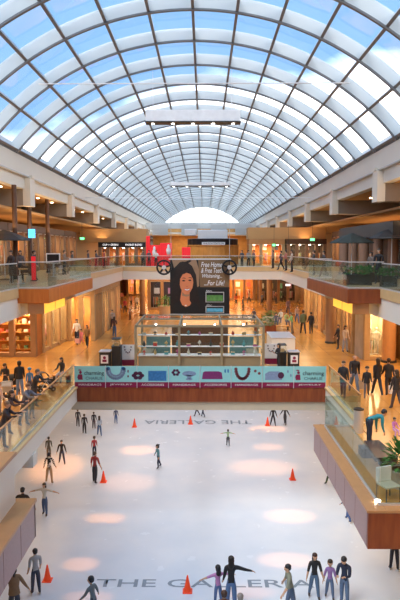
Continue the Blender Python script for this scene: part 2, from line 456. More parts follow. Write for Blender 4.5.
# ---- outer walls
struct('wall_left', MB().box(-XW-.3, -XW, -8, YE, 6.4, zb+.4), M['tan'])
struct('wall_right', MB().box(XW, XW+.3, -8, YE, 6.4, zb+.4), M['tan'])
struct('wall_near', MB().box(-XW, XW, -8.3, -8, 0, zb+.4), M['tan'])
mb = MB().box(-XW, XW, YE, YE+.3, 0, zb-1.5)
struct('wall_far', mb, M['cream'])
# lunettes: arched end windows
for y, nm in ((YE+.1, 'window_1'), (-8.1, 'window_2')):
    w = sroot(nm)
    pts = [vp(R(-50.4+100.8*i/24), VR+.6) for i in range(25)]
    MB().prism(pts, y-.02, y+.02).build('pane', M['roof_glass'], w)
    mb = MB()
    for i in range(1, 12):
        a = ang[i]; x, z = vp(a, VR+.6); mb.box(x-.08, x+.08, y-.1, y+.1, zb-1.6, z)
    for z in (zb+1.2, zb+3.4): 
        hw = math.sqrt((VR+.6)**2-(z-VZ)**2); mb.box(VC-hw, VC+hw, y-.1, y+.1, z-.08, z+.08)
    mb.build('window_frame', M['purlin'], w)
# building seen through the lower panes
tag(MB().box(24, 40, 5, 60, 6, 27).box(24, 26, 60, 150, 6, 23).build('office_building', mat('grey_concrete', (.42,.45,.48), .8)), 'grey concrete building outside the roof glass on the right', 'building')
tag(MB().box(-30, -16, 20, 46, 20, 22.2).box(-30, -17, 60, 140, 20, 22.0).build('rooftop_block', M['cream']), 'cream rooftop block outside the roof glass on the left', 'building')

# ================================================================ light
w = bpy.data.worlds.new('sky'); SC.world = w; w.use_nodes = True
nt = w.node_tree; nt.nodes.clear()
out = nt.nodes.new('ShaderNodeOutputWorld'); bg = nt.nodes.new('ShaderNodeBackground')
tc = nt.nodes.new('ShaderNodeTexCoord'); sep = nt.nodes.new('ShaderNodeSeparateXYZ')
nt.links.new(tc.outputs['Generated'], sep.inputs[0])
mp = nt.nodes.new('ShaderNodeMapping'); mp.inputs['Scale'].default_value = (1,1,2.4); mp.inputs['Location'].default_value = (.35,.2,.1)
no = nt.nodes.new('ShaderNodeTexNoise'); no.inputs['Scale'].default_value = 3.2; no.inputs['Detail'].default_value = 7; no.inputs['Roughness'].default_value = .5
nt.links.new(tc.outputs['Generated'], mp.inputs[0]); nt.links.new(mp.outputs[0], no.inputs[0])
# more cloud to the horizon and to the right
def mth(op, a, b=None, clamp=False):
    n = nt.nodes.new('ShaderNodeMath'); n.operation = op; n.use_clamp = clamp
    for i, v in enumerate((a, b)):
        if v is None: continue
        if isinstance(v, (int, float)): n.inputs[i].default_value = v
        else: nt.links.new(v, n.inputs[i])
    return n.outputs[0]
hz = mth('SUBTRACT', .30, sep.outputs['Z'])
hz = mth('MULTIPLY', hz, 2.3)
xr = mth('MULTIPLY', sep.outputs['X'], .55)
s_ = mth('ADD', no.outputs['Fac'], hz); s_ = mth('ADD', s_, xr); s_ = mth('ADD', s_, -.075)
cr = nt.nodes.new('ShaderNodeValToRGB')
cr.color_ramp.elements[0].position = .48; cr.color_ramp.elements[0].color = (.22,.45,.80,1)
cr.color_ramp.elements[1].position = .68; cr.color_ramp.elements[1].color = (1,1,1,1)
nt.links.new(s_, cr.inputs[0])
st = nt.nodes.new('ShaderNodeMapRange'); nt.links.new(s_, st.inputs[0])
st.inputs['From Min'].default_value = .48; st.inputs['From Max'].default_value = .75; st.inputs['To Min'].default_value = 1.15; st.inputs['To Max'].default_value = 3.4
nt.links.new(cr.outputs[0], bg.inputs[0]); nt.links.new(st.outputs[0], bg.inputs[1]); nt.links.new(bg.outputs[0], out.inputs[0])
def light(kind, name, loc, energy, color, rot=(0,0,0), **kw):
    l = bpy.data.lights.new(name, kind); l.energy = energy; l.color = color
    for k, v in kw.items(): setattr(l, k, v)
    o = bpy.data.objects.new(name, l); COL.objects.link(o); o.location = loc; o.rotation_euler = rot
    return o
WARM = (1,.62,.30); WARM2 = (1,.72,.42)
light('SUN', 'sun', (0,0,60), 1.9, (1,.97,.92), (R(28), R(-28), 0), angle=R(25))
# downlights under the upper gallery over the plaza, upper gallery lamps, lamps under the plaza slab over the ice
for sgn in (-1, 1):
    for y in (8, 20, 32, 44, 56):
        light('AREA', 'plaza_downlight', (sgn*11.5, y, 11.0), 380, WARM2, shape='RECTANGLE', size=5, size_y=9)
    for y in (10, 30, 50, 75, 105):
        light('AREA', 'gallery_downlight', (sgn*14.5, y, ZBM-.4), 190, WARM, shape='RECTANGLE', size=4, size_y=14)
    for y in (8, 12, 64, 80, 100):
        light('AREA', 'added_ceiling_fill', (sgn*11.2, y if y > 12 else y*3+6, L2+3.0), 110, WARM, (PI,0,0), shape='RECTANGLE', size=1, size_y=10)  # unseen upward fill added to brighten the tan gallery ceilings, no fitting there
    for y in (12, 26, 40, 52):
        light('AREA', 'rink_side_lamp', (sgn*11, y, 6.2), 90, (1,.58,.26), shape='RECTANGLE', size=3, size_y=5)
for y in (66, 78, 95, 120):
    light('AREA', 'plaza_far_lamp', (0, y, 11.0), 800, WARM2, shape='RECTANGLE', size=13, size_y=8)
for x in (-4, 4): light('AREA', 'rink_far_lamp', (x*1.1, 45, 6.2), 520, (.84,.88,1), shape='RECTANGLE', size=7, size_y=26)
# stage lamps over the rink: small warm pools
pools = [(105,518,46,12,1),(81,564,42,16,.8),(290,516,58,16,1.1),(286,560,66,18,.8),(138,450,42,11,1.3),(262,467,80,19,.9),(268,447,34,8,1),(268,429,44,8,1.4),(245,592,70,16,.5),(88,597,60,14,.5),(56,468,60,34,1.3),(128,482,64,22,.5)]
for px, py, w_, h_, e in pools:
    x, y = atz(px, py, 0); a = w_/F*y; b = (atz(px, py-h_/2, 0)[1]-atz(px, py+h_/2, 0)[1])
    o = light('SPOT', 'rink_spot', (x, y, 5.7 if abs(x) > 6 or y > 29 else 18), 100, (1,.34,.09))
    H = o.location.z; half = math.atan(a/2/H)
    o.data.spot_size = 2*half*1.1; o.data.spot_blend = .75; o.data.shadow_soft_size = .05
    o.scale = (1, b/a, 1); o.data.energy = 17*e*H*H
SC.view_settings.view_transform = 'Standard'; SC.view_settings.look = 'None'; SC.view_settings.gamma = 1; SC.view_settings.use_curve_mapping = False
SC.view_settings.exposure = 0.45
SC.cycles.max_bounces = 8; SC.cycles.transparent_max_bounces = 24; SC.cycles.diffuse_bounces = 4
SC.cycles.sample_clamp_indirect = 4
SC.cycles.use_denoising = True
# ================================================================ people
def rotx(v, a): c, s = math.cos(a), math.sin(a); return Vector((v.x, v.y*c-v.z*s, v.y*s+v.z*c))
POSES = {
 'stand': dict(legs=((4,3),(-4,4)), arms=((6,6,16),(10,6,24))),
 'walk': dict(legs=((22,8),(-18,14)), arms=((-18,6,12),(20,6,25))),
 'walk2': dict(legs=((-16,20),(20,6)), arms=((18,7,30),(-20,6,10)), lean=3),
 'bag': dict(legs=((12,4),(-12,12)), arms=((5,10,8),(15,8,75)), lean=3),
 'look_down': dict(legs=((4,4),(-6,8)), arms=((22,6,85),(24,6,80)), lean=6, head=22),
 'arms_out': dict(legs=((6,5),(-6,10)), arms=((5,78,8),(5,74,12)), lean=3),
 'glide': dict(legs=((14,18),(-12,16)), arms=((12,38,20),(-8,30,20)), lean=8),
 'glide2': dict(legs=((-10,20),(14,10)), arms=((20,22,25),(0,30,15)), lean=12),
 'wide': dict(legs=((10,8),(-10,12)), out=(9,9), arms=((8,17,18),(4,15,25)), lean=4),
 'pointing': dict(legs=((4,4),(-5,8)), arms=((10,8,20),(30,62,10)), lean=4),
 'hands_held': dict(legs=((8,6),(-8,12)), out=(5,5), arms=((6,15,10),(6,15,10)), lean=3),
 'rail': dict(legs=((2,3),(-12,5)), arms=((52,8,50),(50,8,55)), lean=17, head=2),
 'bent': dict(legs=((12,14),(2,8)), out=(5,5), arms=((-8,4,15),(-4,4,18)), lean=82, head=-5),
 'sit': dict(legs=((84,86),(78,80)), out=(5,6), arms=((22,8,45),(26,8,50)), lean=4, head=4),
 'crossed': dict(legs=((2,2),(-4,6)), arms=((18,12,95),(22,12,95)), lean=2),
}
def seg_dist(p, a, b):
    ab = b-a; t = max(0, min(1, (p-a).dot(ab)/max(ab.length_squared, 1e-9))); return (p-(a+ab*t)).length
def body(H, pose, top, bottom, skin=(.62,.38,.25), shoe=(.06,.05,.05), sleeves=True, fem=False, child=False, fingers=True, bulk=1.0, stripes=None, shorts=False):
    """one continuous figure grown over a posed skeleton; local +y is the way it faces"""
    P = dict(legs=((0,2),(0,2)), arms=((4,9,12),(4,9,14)), out=(3,3), lean=1, head=0); P.update(POSES[pose])
    hs = 1.22 if child else 1.0      # a child's head is larger for its height
    V = []; E = []; RAD = []; reg = []
    def add(p, r, par=None, rg='top'):
        V.append(Vector(p)); RAD.append(r if isinstance(r, tuple) else (r, r)); i = len(V)-1
        if par is not None: E.append((par, i)); reg.append(rg)
        return i
    L = R(P['lean'])
    piv = Vector((0,0,.525))
    def tor(x, y, z): return piv+rotx(Vector((x, y, z-.525)), -L)
    b = bulk; sw = (.088 if fem else .1)*(.96 if child else 1)
    pel = add(piv, (.078*b, .058*b))
    wa = add(tor(0, 0, .615), (.066*b*(0.92 if fem else 1), .05*b), pel, 'top')
    ch = add(tor(0, .004, .715), (.078*b, .056*b), wa, 'top')
    ub = add(tor(0, -.004, .785), (.066*b, .048*b), ch, 'top')
    nk = add(tor(0, .002, .835), (.032, .032), ub, 'top')
    HA = R(P['lean']*.55+P['head'])
    n0 = V[nk]
    def hd(x, y, z): return n0+rotx(Vector((x, y, z)), -HA)
    h0 = add(hd(0, .006, .028), (.03, .031), nk, 'skin')
    h1 = add(hd(0, .012, .06*hs), (.044*hs, .048*hs), h0, 'skin')
    h2 = add(hd(0, .006, .105*hs), (.049*hs, .056*hs), h1, 'skin')
    h3 = add(hd(0, .0, .135*hs), (.034*hs, .04*hs), h2, 'skin')
    nose = add(hd(0, .068*hs, .078*hs), .010, h1, 'skin')
    for sx in (-1, 1): add(hd(sx*.052*hs, -.002, .085*hs), .009, h2, 'skin')
    feet = []
    for i, sx in enumerate((-1, 1)):
        f, s, e = P['arms'][i]; f, s, e = R(f), R(s), R(e)
        sh = add(tor(sx*sw, -.002, .795), (.042*b, .042*b), ub, 'top')
        def dr(f): return Vector((sx*math.sin(s), math.sin(f)*math.cos(s), -math.cos(f)*math.cos(s)))
        el = add(V[sh]+dr(f)*.165, .031*b, sh, 'top')
        d2 = dr(f+e)
        if e > R(60): d2 = Vector((-sx*.35, d2.y, d2.z)).normalized()
        wr = add(V[el]+d2*.14, .021, el, 'top' if sleeves else 'skin')
        pa = add(V[wr]+d2*.035, (.021, .013), wr, 'skin')
        if fingers:
            side = d2.cross(Vector((0,0,1))) if abs(d2.z) < .8 else d2.cross(Vector((1,0,0)))
            side.normalize(); nr = d2.cross(side).normalized()
            for j, (o_, ln) in enumerate(((-.016,.036),(-.0055,.042),(.0055,.04),(.016,.032))):
                a1 = add(V[pa]+d2*.022+side*o_, .0055, pa, 'skin'); a2 = add(V[a1]+d2*ln*.5+nr*.006, .005, a1, 'skin'); add(V[a2]+d2*ln*.4+nr*.012, .004, a2, 'skin')
            t1 = add(V[wr]+d2*.022-side*.024, .006, wr, 'skin'); add(V[t1]+d2*.02-side*.008, .0055, t1, 'skin')
        else:
            add(V[pa]+d2*.045, (.016, .010), pa, 'skin'); add(V[pa]+d2*.012+Vector((0,.022,0)), .007, pa, 'skin')
    for i, sx in enumerate((-1, 1)):
        a, k = P['legs'][i]; a, k = R(a), R(k); o = R(P['out'][i])
        hp = add(Vector((sx*.046, 0, .50)), (.058*b, .058*b), pel, 'bottom')
        d1 = Vector((sx*math.sin(o), math.sin(a)*math.cos(o), -math.cos(a)*math.cos(o)))
        d2 = Vector((sx*math.sin(o), math.sin(a-k)*math.cos(o), -math.cos(a-k)*math.cos(o)))
        kn = add(V[hp]+d1*.232, (.043*b, .043*b), hp, 'bottom')
        cf = add(V[kn]+d2*.09, (.040*b, .040*b), kn, 'skin' if shorts else 'bottom')
        an = add(V[kn]+d2*.225, (.03, .031), cf, 'skin' if shorts else 'bottom')
        hl = add(V[an]+Vector((0,-.014,-.022)), (.022, .022), an, 'shoe')
        to = add(V[an]+Vector((sx*.012,.085,-.032)), (.023, .015), an, 'shoe')
        feet.append((V[hl], V[to]))
    me = bpy.data.meshes.new('sk'); me.from_pydata([v*H for v in V], E, [])
    o = bpy.data.objects.new('sk', me); COL.objects.link(o)
    md = o.modifiers.new('skin', 'SKIN'); md.use_smooth_shade = True; md.branch_smoothing = .4
    for i, sv in enumerate(me.skin_vertices[0].data): sv.radius = (RAD[i][0]*H, RAD[i][1]*H); sv.use_root = (i == 0)
    s2 = o.modifiers.new('sub', 'SUBSURF'); s2.levels = 1; s2.render_levels = 1
    dg = bpy.context.evaluated_depsgraph_get()
    m2 = bpy.data.meshes.new_from_object(o.evaluated_get(dg)); bpy.data.objects.remove(o); bpy.data.meshes.remove(me)
    m2.name = 'person_body'
    m2.materials.clear()
    mats = [colmat(skin, .55, 'skin'), colmat(top), colmat(bottom), colmat(shoe, .4, 'leather')]
    if stripes: mats.append(colmat(stripes))
    for m in mats: m2.materials.append(m)
    idx = {'skin': 0, 'top': 1, 'bottom': 2, 'shoe': 3}
    segs = [(V[a]*H, V[c]*H, idx[r], (RAD[a][0]+RAD[c][0])/2*H) for (a, c), r in zip(E, reg)]
    pz = piv.z*H
    for p in m2.polygons:
        c = p.center
        best = min(segs, key=lambda s: seg_dist(c, s[0], s[1])-s[3]*.6)
        mi = best[2]
        if mi == 1 and c.z < pz-.005*H and P['lean'] < 60 and best is segs[0]: mi = 2
        if stripes and mi == 1 and int((c.z/H)*34) % 2: mi = 4
        p.material_index = mi
    zmin = min(v.co.z for v in m2.vertices)
    for v in m2.vertices: v.co.z -= zmin
    info = dict(H=H, zs=-zmin, hd=lambda x, y, z: hd(x, y, z)*H-Vector((0,0,zmin)), tor=lambda x, y, z: tor(x, y, z)*H-Vector((0,0,zmin)), hs=hs,
                feet=[(a*H-Vector((0,0,zmin)), c*H-Vector((0,0,zmin))) for a, c in feet], HA=HA, L=L, b=b, sw=sw, hands=None, V=[v*H-Vector((0,0,zmin)) for v in V])
    bo = bpy.data.objects.new('person_body', m2)
    return bo, info
def orient(mb_pts, rot, c): return [c+rot @ p for p in mb_pts]
def person(loc, H, rz, pose, top, bottom, label, hair=(.04,.025,.015), hairlen='short', group=None, coat=None, skirt=None, skates=False, hat=None, cat='person', **kw):
    bo, I = body(H, pose, top, bottom, **kw)
    r = thing('person', label, cat, loc, R(rz), group)
    bo.name = 'body'; COL.objects.link(bo); bo.parent = r
    hs = I['hs']
    # hair: a cap over the back and top of the head, longer lobes for long hair
    rotm = Matrix.Rotation(-I['HA'], 3, 'X')
    def blob(mb, c, rr):
        t = MB().ball((0,0,0), rr, 12, 8); c = I['hd'](*c)
        mb.add([(c+rotm @ Vector(p)*H)[:] for p in t.v], t.f)
    if hairlen != 'bald':
        mb = MB()
        blob(mb, (0, -.014*hs, .112*hs), (.056*hs, .06*hs, .052*hs))
        if hairlen == 'short': blob(mb, (0, -.028*hs, .085*hs), (.05*hs, .042*hs, .045*hs))
        if hairlen in ('long', 'bun', 'tail'): blob(mb, (0, -.032*hs, .075*hs), (.056*hs, .042*hs, .065*hs))
        if hairlen == 'long': blob(mb, (0, -.045*hs, .015), (.055*hs, .032, .085))
        if hairlen == 'tail': blob(mb, (0, -.085*hs, .05), (.018, .022, .075))
        if hairlen == 'bun': blob(mb, (0, -.075*hs, .12*hs), (.028, .028, .028))
        mb.build('hair', colmat(hair, .5, 'hair'), r, smooth=True)
    if hat:
        mb = MB(); blob(mb, (0, -.004, .122*hs), (.062*hs, .066*hs, .05*hs)); mb.build('hood' if hat[0] == 'hood' else 'cap', colmat(hat[1]), r, smooth=True)
    if H*1 > 0 and kw.get('fingers', True):
        for sx in (-1, 1):
            mb = MB(); blob(mb, (sx*.02*hs, .052*hs, .09*hs), (.007, .006, .005)); mb.build('eye', M['dark'], r, smooth=True)
    if coat:
        col, z0 = coat; mb = MB(); n = 16; vs = []; fs = []
        rings = [(.80, .075, .052), (.76, .098, .066), (.70, .097, .07), (.62, .085, .064), (.55, .095, .072), (z0, .102, .076)]
        for z, rx, ry in rings:
            c = I['tor'](0, 0, z) if z > .53 else I['tor'](0,0,.53)+Vector((0,0,(z-.53)*H))
            for k in range(n):
                a = 2*PI*k/n; v = Vector((rx*math.cos(a)*I['b'], ry*math.sin(a)*I['b'], 0))*H
                vs.append((c+(Matrix.Rotation(-I['L'], 3, 'X') @ v if z > .53 else v))[:])
        for i in range(len(rings)-1):
            for k in range(n): fs.append((i*n+k, i*n+(k+1)%n, (i+1)*n+(k+1)%n, (i+1)*n+k))
        mb.add(vs, fs); o = mb.build('jacket', colmat(col), r, smooth=True)
    if skirt:
        col, z0 = skirt; zs = I['V'][0].z
        mb = MB().lathe([(.072*H, zs+.03*H), (.085*H, zs-.02*H), (.11*H, zs-.10*H*.9), (.12*H, z0*H), (.112*H, z0*H), (.07*H, zs)], n=16, sy=.8)
        mb.build('skirt', colmat(col), r, smooth=True)
    if skates:
        for a, c in I['feet']:
            MB().box(c.x-.006, c.x+.006, a.y-.03, c.y+.03, -.03, .02+min(a.z, .3)*0).build('skate_blade', M['steel'], r)
        r.location.z += .03
    return r, I
def px_person(px, py, z, hpx, rz, pose, top, bottom, label, **kw):
    """feet at the given picture point of the reference, standing on level z; height in picture points"""
    x, y = atz(px, py, z)
    H = kw.pop('H', None)
    if H is None:
        H = hpx*y/F*1.0
        # seen from above: a standing body looks a little shorter
        H = H/max(.8, math.cos(math.atan((py-VY)/F)))
    return person((x, y, z), H, rz, pose, top, bottom, label, **kw)
BLK = (.018,.018,.022); JEAN = (.07,.13,.26); LJEAN = (.20,.30,.45); WHT = (.8,.8,.8); KHA = (.42,.31,.18); NAVY = (.02,.03,.07); GRY = (.3,.3,.32); BRN = (.16,.08,.04); RED = (.5,.03,.03)
SK = (.62,.38,.25); SKD = (.32,.18,.11)
SKATE = dict(skates=True)
g = 'skaters on the ice'
def ice(*a, **k): k.setdefault('skates', True); return px_person(a[0], a[1], 0, *a[2:], group=None, **k)
ice(49.5, 483, 30, 0, 'wide', (.75,.73,.68), KHA, 'skater in black and white striped sweater and khaki trousers, back to us', stripes=BLK, hair=BLK)
ice(49, 459, 22, 10, 'stand', (.10,.11,.09), (.12,.11,.09), 'dark dressed skater hidden behind the striped sweater', hair=BLK)
ice(62, 464, 24, 185, 'wide', BLK, (.04,.05,.10), 'skater in black shirt and dark jeans facing us beyond the striped sweater')
ice(94.5, 457, 20, 10, 'stand', (.45,.04,.05), NAVY, 'child skater in red top behind the man in a red shirt', child=True)
ice(95, 483, 31, -25, 'hands_held', (.38,.05,.05), (.04,.04,.05), 'man skating in dark red shirt and black trousers near the traffic cone', sleeves=False, hair=(.1,.06,.04))
ice(45, 515.5, 32, 170, 'arms_out', (.62,.64,.62), JEAN, 'girl skater in pale grey top and jeans with both arms stretched out', hairlen='long', fem=True, sleeves=False)
ice(84.5, 434, 20, 0, 'stand', BLK, BLK, 'skater all in black, nearest of the group below the plaza corner')
ice(78, 427, 18, 0, 'stand', (.05,.05,.06), (.05,.05,.06), 'skater in charcoal half hidden under the plaza corner, leftmost of its group')
ice(94, 429, 17, 0, 'stand', (.03,.03,.04), (.05,.05,.07), 'skater in dark clothes with only the legs showing under the plaza edge')
ice(99.5, 436, 20.5, 15, 'walk', (.45,.52,.60), JEAN, 'girl skater in pale blue top and jeans beside the group in black', hairlen='long', fem=True)
ice(116, 424, 16, 0, 'stand', (.1,.12,.2), (.06,.12,.3), 'lone skater in blue jeans showing only legs under the plaza edge')
ice(158.5, 468, 23, 120, 'glide', (.13,.34,.40), NAVY, 'small child skater in teal top gliding in mid rink', child=True, hair=BLK, hairlen='bun')
ice(228, 446, 16.5, 0, 'arms_out', (.40,.60,.35), (.05,.05,.07), 'girl skater with arms spread wide and pale green top near the rink lettering', hairlen='bun', fem=True, skirt=((.08,.09,.1), .40), sleeves=False)
ice(197, 416, 15, 90, 'walk', BLK, (.03,.03,.04), 'skater with dark trousers cut off by the plaza edge, left of a pair')
ice(203, 417, 15, 60, 'walk2', NAVY, (.03,.04,.08), 'skater with navy trousers cut off by the plaza edge, right of a pair')
ice(273, 426, 19, 180, 'wide', BLK, (.03,.03,.04), 'skater in black striding next to the far right traffic cone')
ice(285, 425, 19, 150, 'glide', (.04,.04,.05), (.05,.05,.06), 'skater in black with legs apart under the right end of the banner')
ice(218, 606, 37, 20, 'arms_out', (.55,.25,.50), (.10,.17,.35), 'little girl skater in pink and blue top holding the hand of the woman in black', child=True, hairlen='long', sleeves=False, hair=BLK)
ice(231, 611, 51, 0, 'pointing', BLK, (.10,.18,.36), 'woman skater in black sweater and jeans with long dark hair pointing right', hairlen='long', fem=True, hair=(.02,.015,.012))
ice(291, 616, 49, 95, 'glide2', (.27,.29,.22), (.10,.15,.25), 'man skater in olive grey shirt seen side on beside the group of three', hair=BLK, sleeves=False)
ice(314, 598.5, 43, 180, 'hands_held', BLK, (.10,.17,.28), 'woman skater in black sleeveless top and jeans with long hair holding hands', hairlen='long', fem=True, sleeves=False, hair=(.05,.02,.015))
ice(329.5, 599, 36, 170, 'hands_held', (.30,.17,.42), (.12,.18,.30), 'girl skater in purple top holding hands with the woman in black', fem=True, hairlen='tail', sleeves=False, child=True)
ice(344, 606, 48, 150, 'look_down', (.02,.03,.07), (.12,.19,.32), 'man skater in dark navy jersey looking down at something in his hands', hair=BLK)
ice(94, 622, 41, 60, 'glide2', (.16,.20,.22), (.08,.09,.12), 'child skater in slate grey top cropped at the bottom edge', child=True, hair=BLK)
ice(15, 621, 51, 20, 'glide', (.24,.16,.09), (.06,.07,.10), 'woman skater in brown jacket with dark hair by the granite platform', hairlen='tail', fem=True, hair=(.02,.015,.012), coat=((.24,.16,.09), .5))
ice(36, 594, 43, 30, 'stand', (.40,.43,.47), (.05,.06,.10), 'man skater in grey shirt half hidden by the corner of the granite platform', sleeves=False, hair=BLK)
ice(23, 530, 41, 0, 'glide', BLK, (.03,.03,.05), 'man skater in black t-shirt seen above the granite platform with arm out', sleeves=False, hair=BLK)
ice(330, 485, 24, 40, 'walk', (.10,.13,.06), (.05,.09,.04), 'skater in dark green passing under the wooden platform')
ice(348, 521, 30, 30, 'walk2', (.08,.10,.2), (.06,.12,.30), 'skater in blue trousers stepping out from under the wooden platform')
ice(394, 570, 42, 0, 'stand', (.03,.03,.04), (.02,.02,.03), 'skater in black under the near corner of the wooden platform')
ice(320, 441, 17, 60, 'walk', (.05,.05,.08), (.05,.08,.16), 'skater passing the far corner of the wooden platform')
ice(224, 647, 52, 0, 'stand', (.2,.08,.05), BRN, 'skater cropped at the bottom edge with only dark brown hair in view', hairlen='short', hair=(.06,.03,.02))
ice(240, 650, 52, 0, 'stand', (.3,.26,.22), GRY, 'skater cropped at the bottom edge with only greying hair in view', hair=(.30,.26,.23))
def pl(*a, **k): return px_person(a[0], a[1], L1, *a[2:], **k)
# ---- plaza, left
pl(77, 344, 26, 175, 'walk', (.85,.83,.8), NAVY, 'heavy man in white t-shirt walking with a family by the shop doors', bulk=1.15, sleeves=False, hair=BLK)
pl(81.5, 344, 15, 175, 'walk2', (.80,.25,.32), (.75,.2,.3), 'little child in pink walking between the white t-shirt man and a woman', child=True)
pl(87, 347, 23, 175, 'walk', (.35,.2,.08), BLK, 'woman in mustard brown top and black trousers walking with the pink child', hairlen='long', fem=True, coat=((.30,.17,.06), .5))
pl(112.5, 328, 19, 180, 'walk2', (.45,.45,.45), BLK, 'man in grey and black walking by the pale shop pilasters', hair=BLK)
pl(114.5, 337, 21, 0, 'bag', (.10,.05,.05), JEAN, 'woman in maroon top and jeans walking away by the dark display case', hairlen='long', fem=True)
pl(119, 317, 16, 0, 'walk', (.12,.35,.75), (.05,.05,.09), 'shopper in bright blue top walking away in the arcade')
pl(125, 313, 15, 180, 'walk2', (.45,.05,.08), BLK, 'shopper in dark red top walking in the arcade')
pl(130, 320, 15, 90, 'stand', (.35,.25,.2), BRN, 'shopper in brown pausing by the glass kiosk corner')
pl(131, 307, 13, 180, 'walk', (.5,.3,.3), BLK, 'shopper in dusty pink top deep in the arcade')
pl(137, 309, 14, 180, 'walk2', (.75,.72,.7), (.15,.12,.1), 'shopper in white top deep in the arcade')
pl(144, 306, 13, 0, 'walk', (.5,.42,.4), (.2,.15,.12), 'shopper in taupe top deep in the arcade')
pl(122, 303, 12, 0, 'stand', (.6,.2,.15), BRN, 'shopper in orange red top at the end of the shop row')
pl(150, 303, 12, 180, 'walk', (.12,.1,.1), BLK, 'shopper in black beside the planter beyond the poster')
pl(156, 305, 12.5, 0, 'walk2', (.25,.18,.14), BLK, 'shopper in brown coat left of the planter beyond the poster')
# seated woman
bx_, by_ = atz(62, 382, L1)
person((bx_, by_, L1), 1.66, 165, 'sit', BLK, (.45,.42,.42), 'woman in black top and grey trousers sitting at the banner end of the left railing', hairlen='long', fem=True, skin=SK)
# people at the left railing
pl(20, 396, 36, 20, 'stand', BLK, LJEAN, 'person in black jacket and pale jeans standing with back turned beside a stroller', hair=(.02,.015,.01), hairlen='bun', coat=(BLK, .49))
pl(6, 397, 35, 185, 'look_down', (.03,.03,.035), (.06,.06,.07), 'woman in black behind the stroller by the left railing', hairlen='long', fem=True)
pl(30, 394, 26, 200, 'stand', (.08,.22,.42), (.12,.1,.12), 'child in blue hood beside the person in pale jeans', child=True, hat=('hood', (.10,.30,.50)))
pl(34.5, 407, 33, -100, 'rail', (.04,.04,.045), (.09,.08,.08), 'man in dark jacket leaning on the left railing, second from the seated woman', coat=((.035,.035,.04), .5), hair=(.12,.10,.09), H=1.78)
pl(25, 425.5, 38, -105, 'rail', (.18,.20,.24), (.12,.11,.09), 'man in denim vest over pale shirt leaning on the left railing', hair=(.16,.09,.05), sleeves=True, coat=((.10,.12,.16), .52), H=1.78)
pl(32.5, 419, 26, -100, 'rail', (.14,.20,.13), (.2,.18,.14), 'child in green shirt peering over the railing beside the denim vest man', child=True)
pl(8, 435, 39, -95, 'rail', (.06,.035,.035), (.05,.04,.05), 'woman with long dark hair in brown top at the left railing', hairlen='long', fem=True, H=1.78)
pl(3, 449, 43, -90, 'rail', (.035,.03,.035), (.04,.04,.05), 'person in black at the left railing cropped by the left edge', hairlen='short', hair=(.25,.15,.08), H=1.78)
pl(0, 415, 34, -60, 'stand', (.55,.42,.36), (.3,.22,.2), 'person in pale pink top cropped at the left edge beside the stroller', hair=(.35,.22,.12))
# ---- plaza, right
pl(303, 334, 25, 0, 'walk', (.10,.12,.06), BLK, 'man in olive jacket walking away with a partner along the right shops', coat=((.10,.12,.05), .5))
pl(311, 334, 23, 0, 'walk2', (.02,.02,.03), BLK, 'woman in black walking away beside the olive jacket along the right shops', fem=True, coat=(BLK, .47))
pl(297, 323, 18, 180, 'walk', (.35,.25,.2), JEAN, 'shopper in tan top and jeans near the right shop doors', fem=True, hairlen='long')
pl(288, 314, 16, 180, 'walk', (.25,.2,.3), (.1,.1,.15), 'shopper in violet grey near the right shop doors')
pl(292, 334, 22, 90, 'look_down', (.22,.45,.15), (.2,.15,.1), 'person in lime green shirt bending over the wooden counter', hair=(.1,.07,.05))
pl(278.5, 372, 29, 110, 'crossed', BLK, BLK, 'saleswoman in black at the dark counter right of the glass kiosk', hairlen='long', fem=True)
for a in (
 (343, 397, 37, 150, 'bag', BLK, (.05,.05,.06), 'teenager in black hooded jacket, leftmost of the family walking past the right railing', dict(coat=(BLK, .47))),
 (354, 393, 40, 180, 'walk', BLK, (.16,.20,.27), 'bald man in black sweater and faded jeans walking towards us', dict(hairlen='bald', bulk=1.12, skin=(.6,.33,.22))),
 (366.5, 397, 31, 170, 'walk2', BLK, (.12,.10,.10), 'boy in black jacket walking beside the bald man', dict(child=True, coat=(BLK, .48))),
 (377, 395, 38, 5, 'walk', BLK, (.03,.035,.05), 'woman in black with long dark hair walking away past the right railing', dict(hairlen='long', fem=True, coat=(BLK, .5))),
 (388, 395, 38, -5, 'walk2', (.035,.03,.035), BLK, 'man in black jacket with grey waistband walking away on the right', dict(coat=((.03,.03,.03), .5))),
 (396, 409, 40, 20, 'bag', BLK, (.06,.05,.06), 'woman in black jacket carrying a white bag near the right edge', dict(fem=True, hairlen='long', coat=(BLK, .5))),
 ):
    pl(*a[:8], **a[8])
# man bending over the child on the dark bench
x_, y_ = atz(368, 443, L1)
man, IM = person((x_, y_, L1), 1.74, -75, 'bent', (.02,.24,.30), (.015,.02,.04), 'man in teal sweater bending down to a child on the dark bench', hair=BLK)
person((x_+.75, y_-.55, L1+.45), .80, 200, 'sit', (.55,.20,.50), (.65,.35,.6), 'toddler in pink and purple sitting on the dark bench before the bending man', child=True, hair=(.08,.05,.03))
# shoppers near the right display windows
pl(345, 352, 27, 200, 'stand', (.62,.52,.42), (.35,.38,.45), 'shopper in cream top standing in the right shop doorway', fem=True, hairlen='long')
pl(338, 349, 25, 100, 'stand', BLK, BLK, 'shopper in black in shadow by the round column', fem=True)
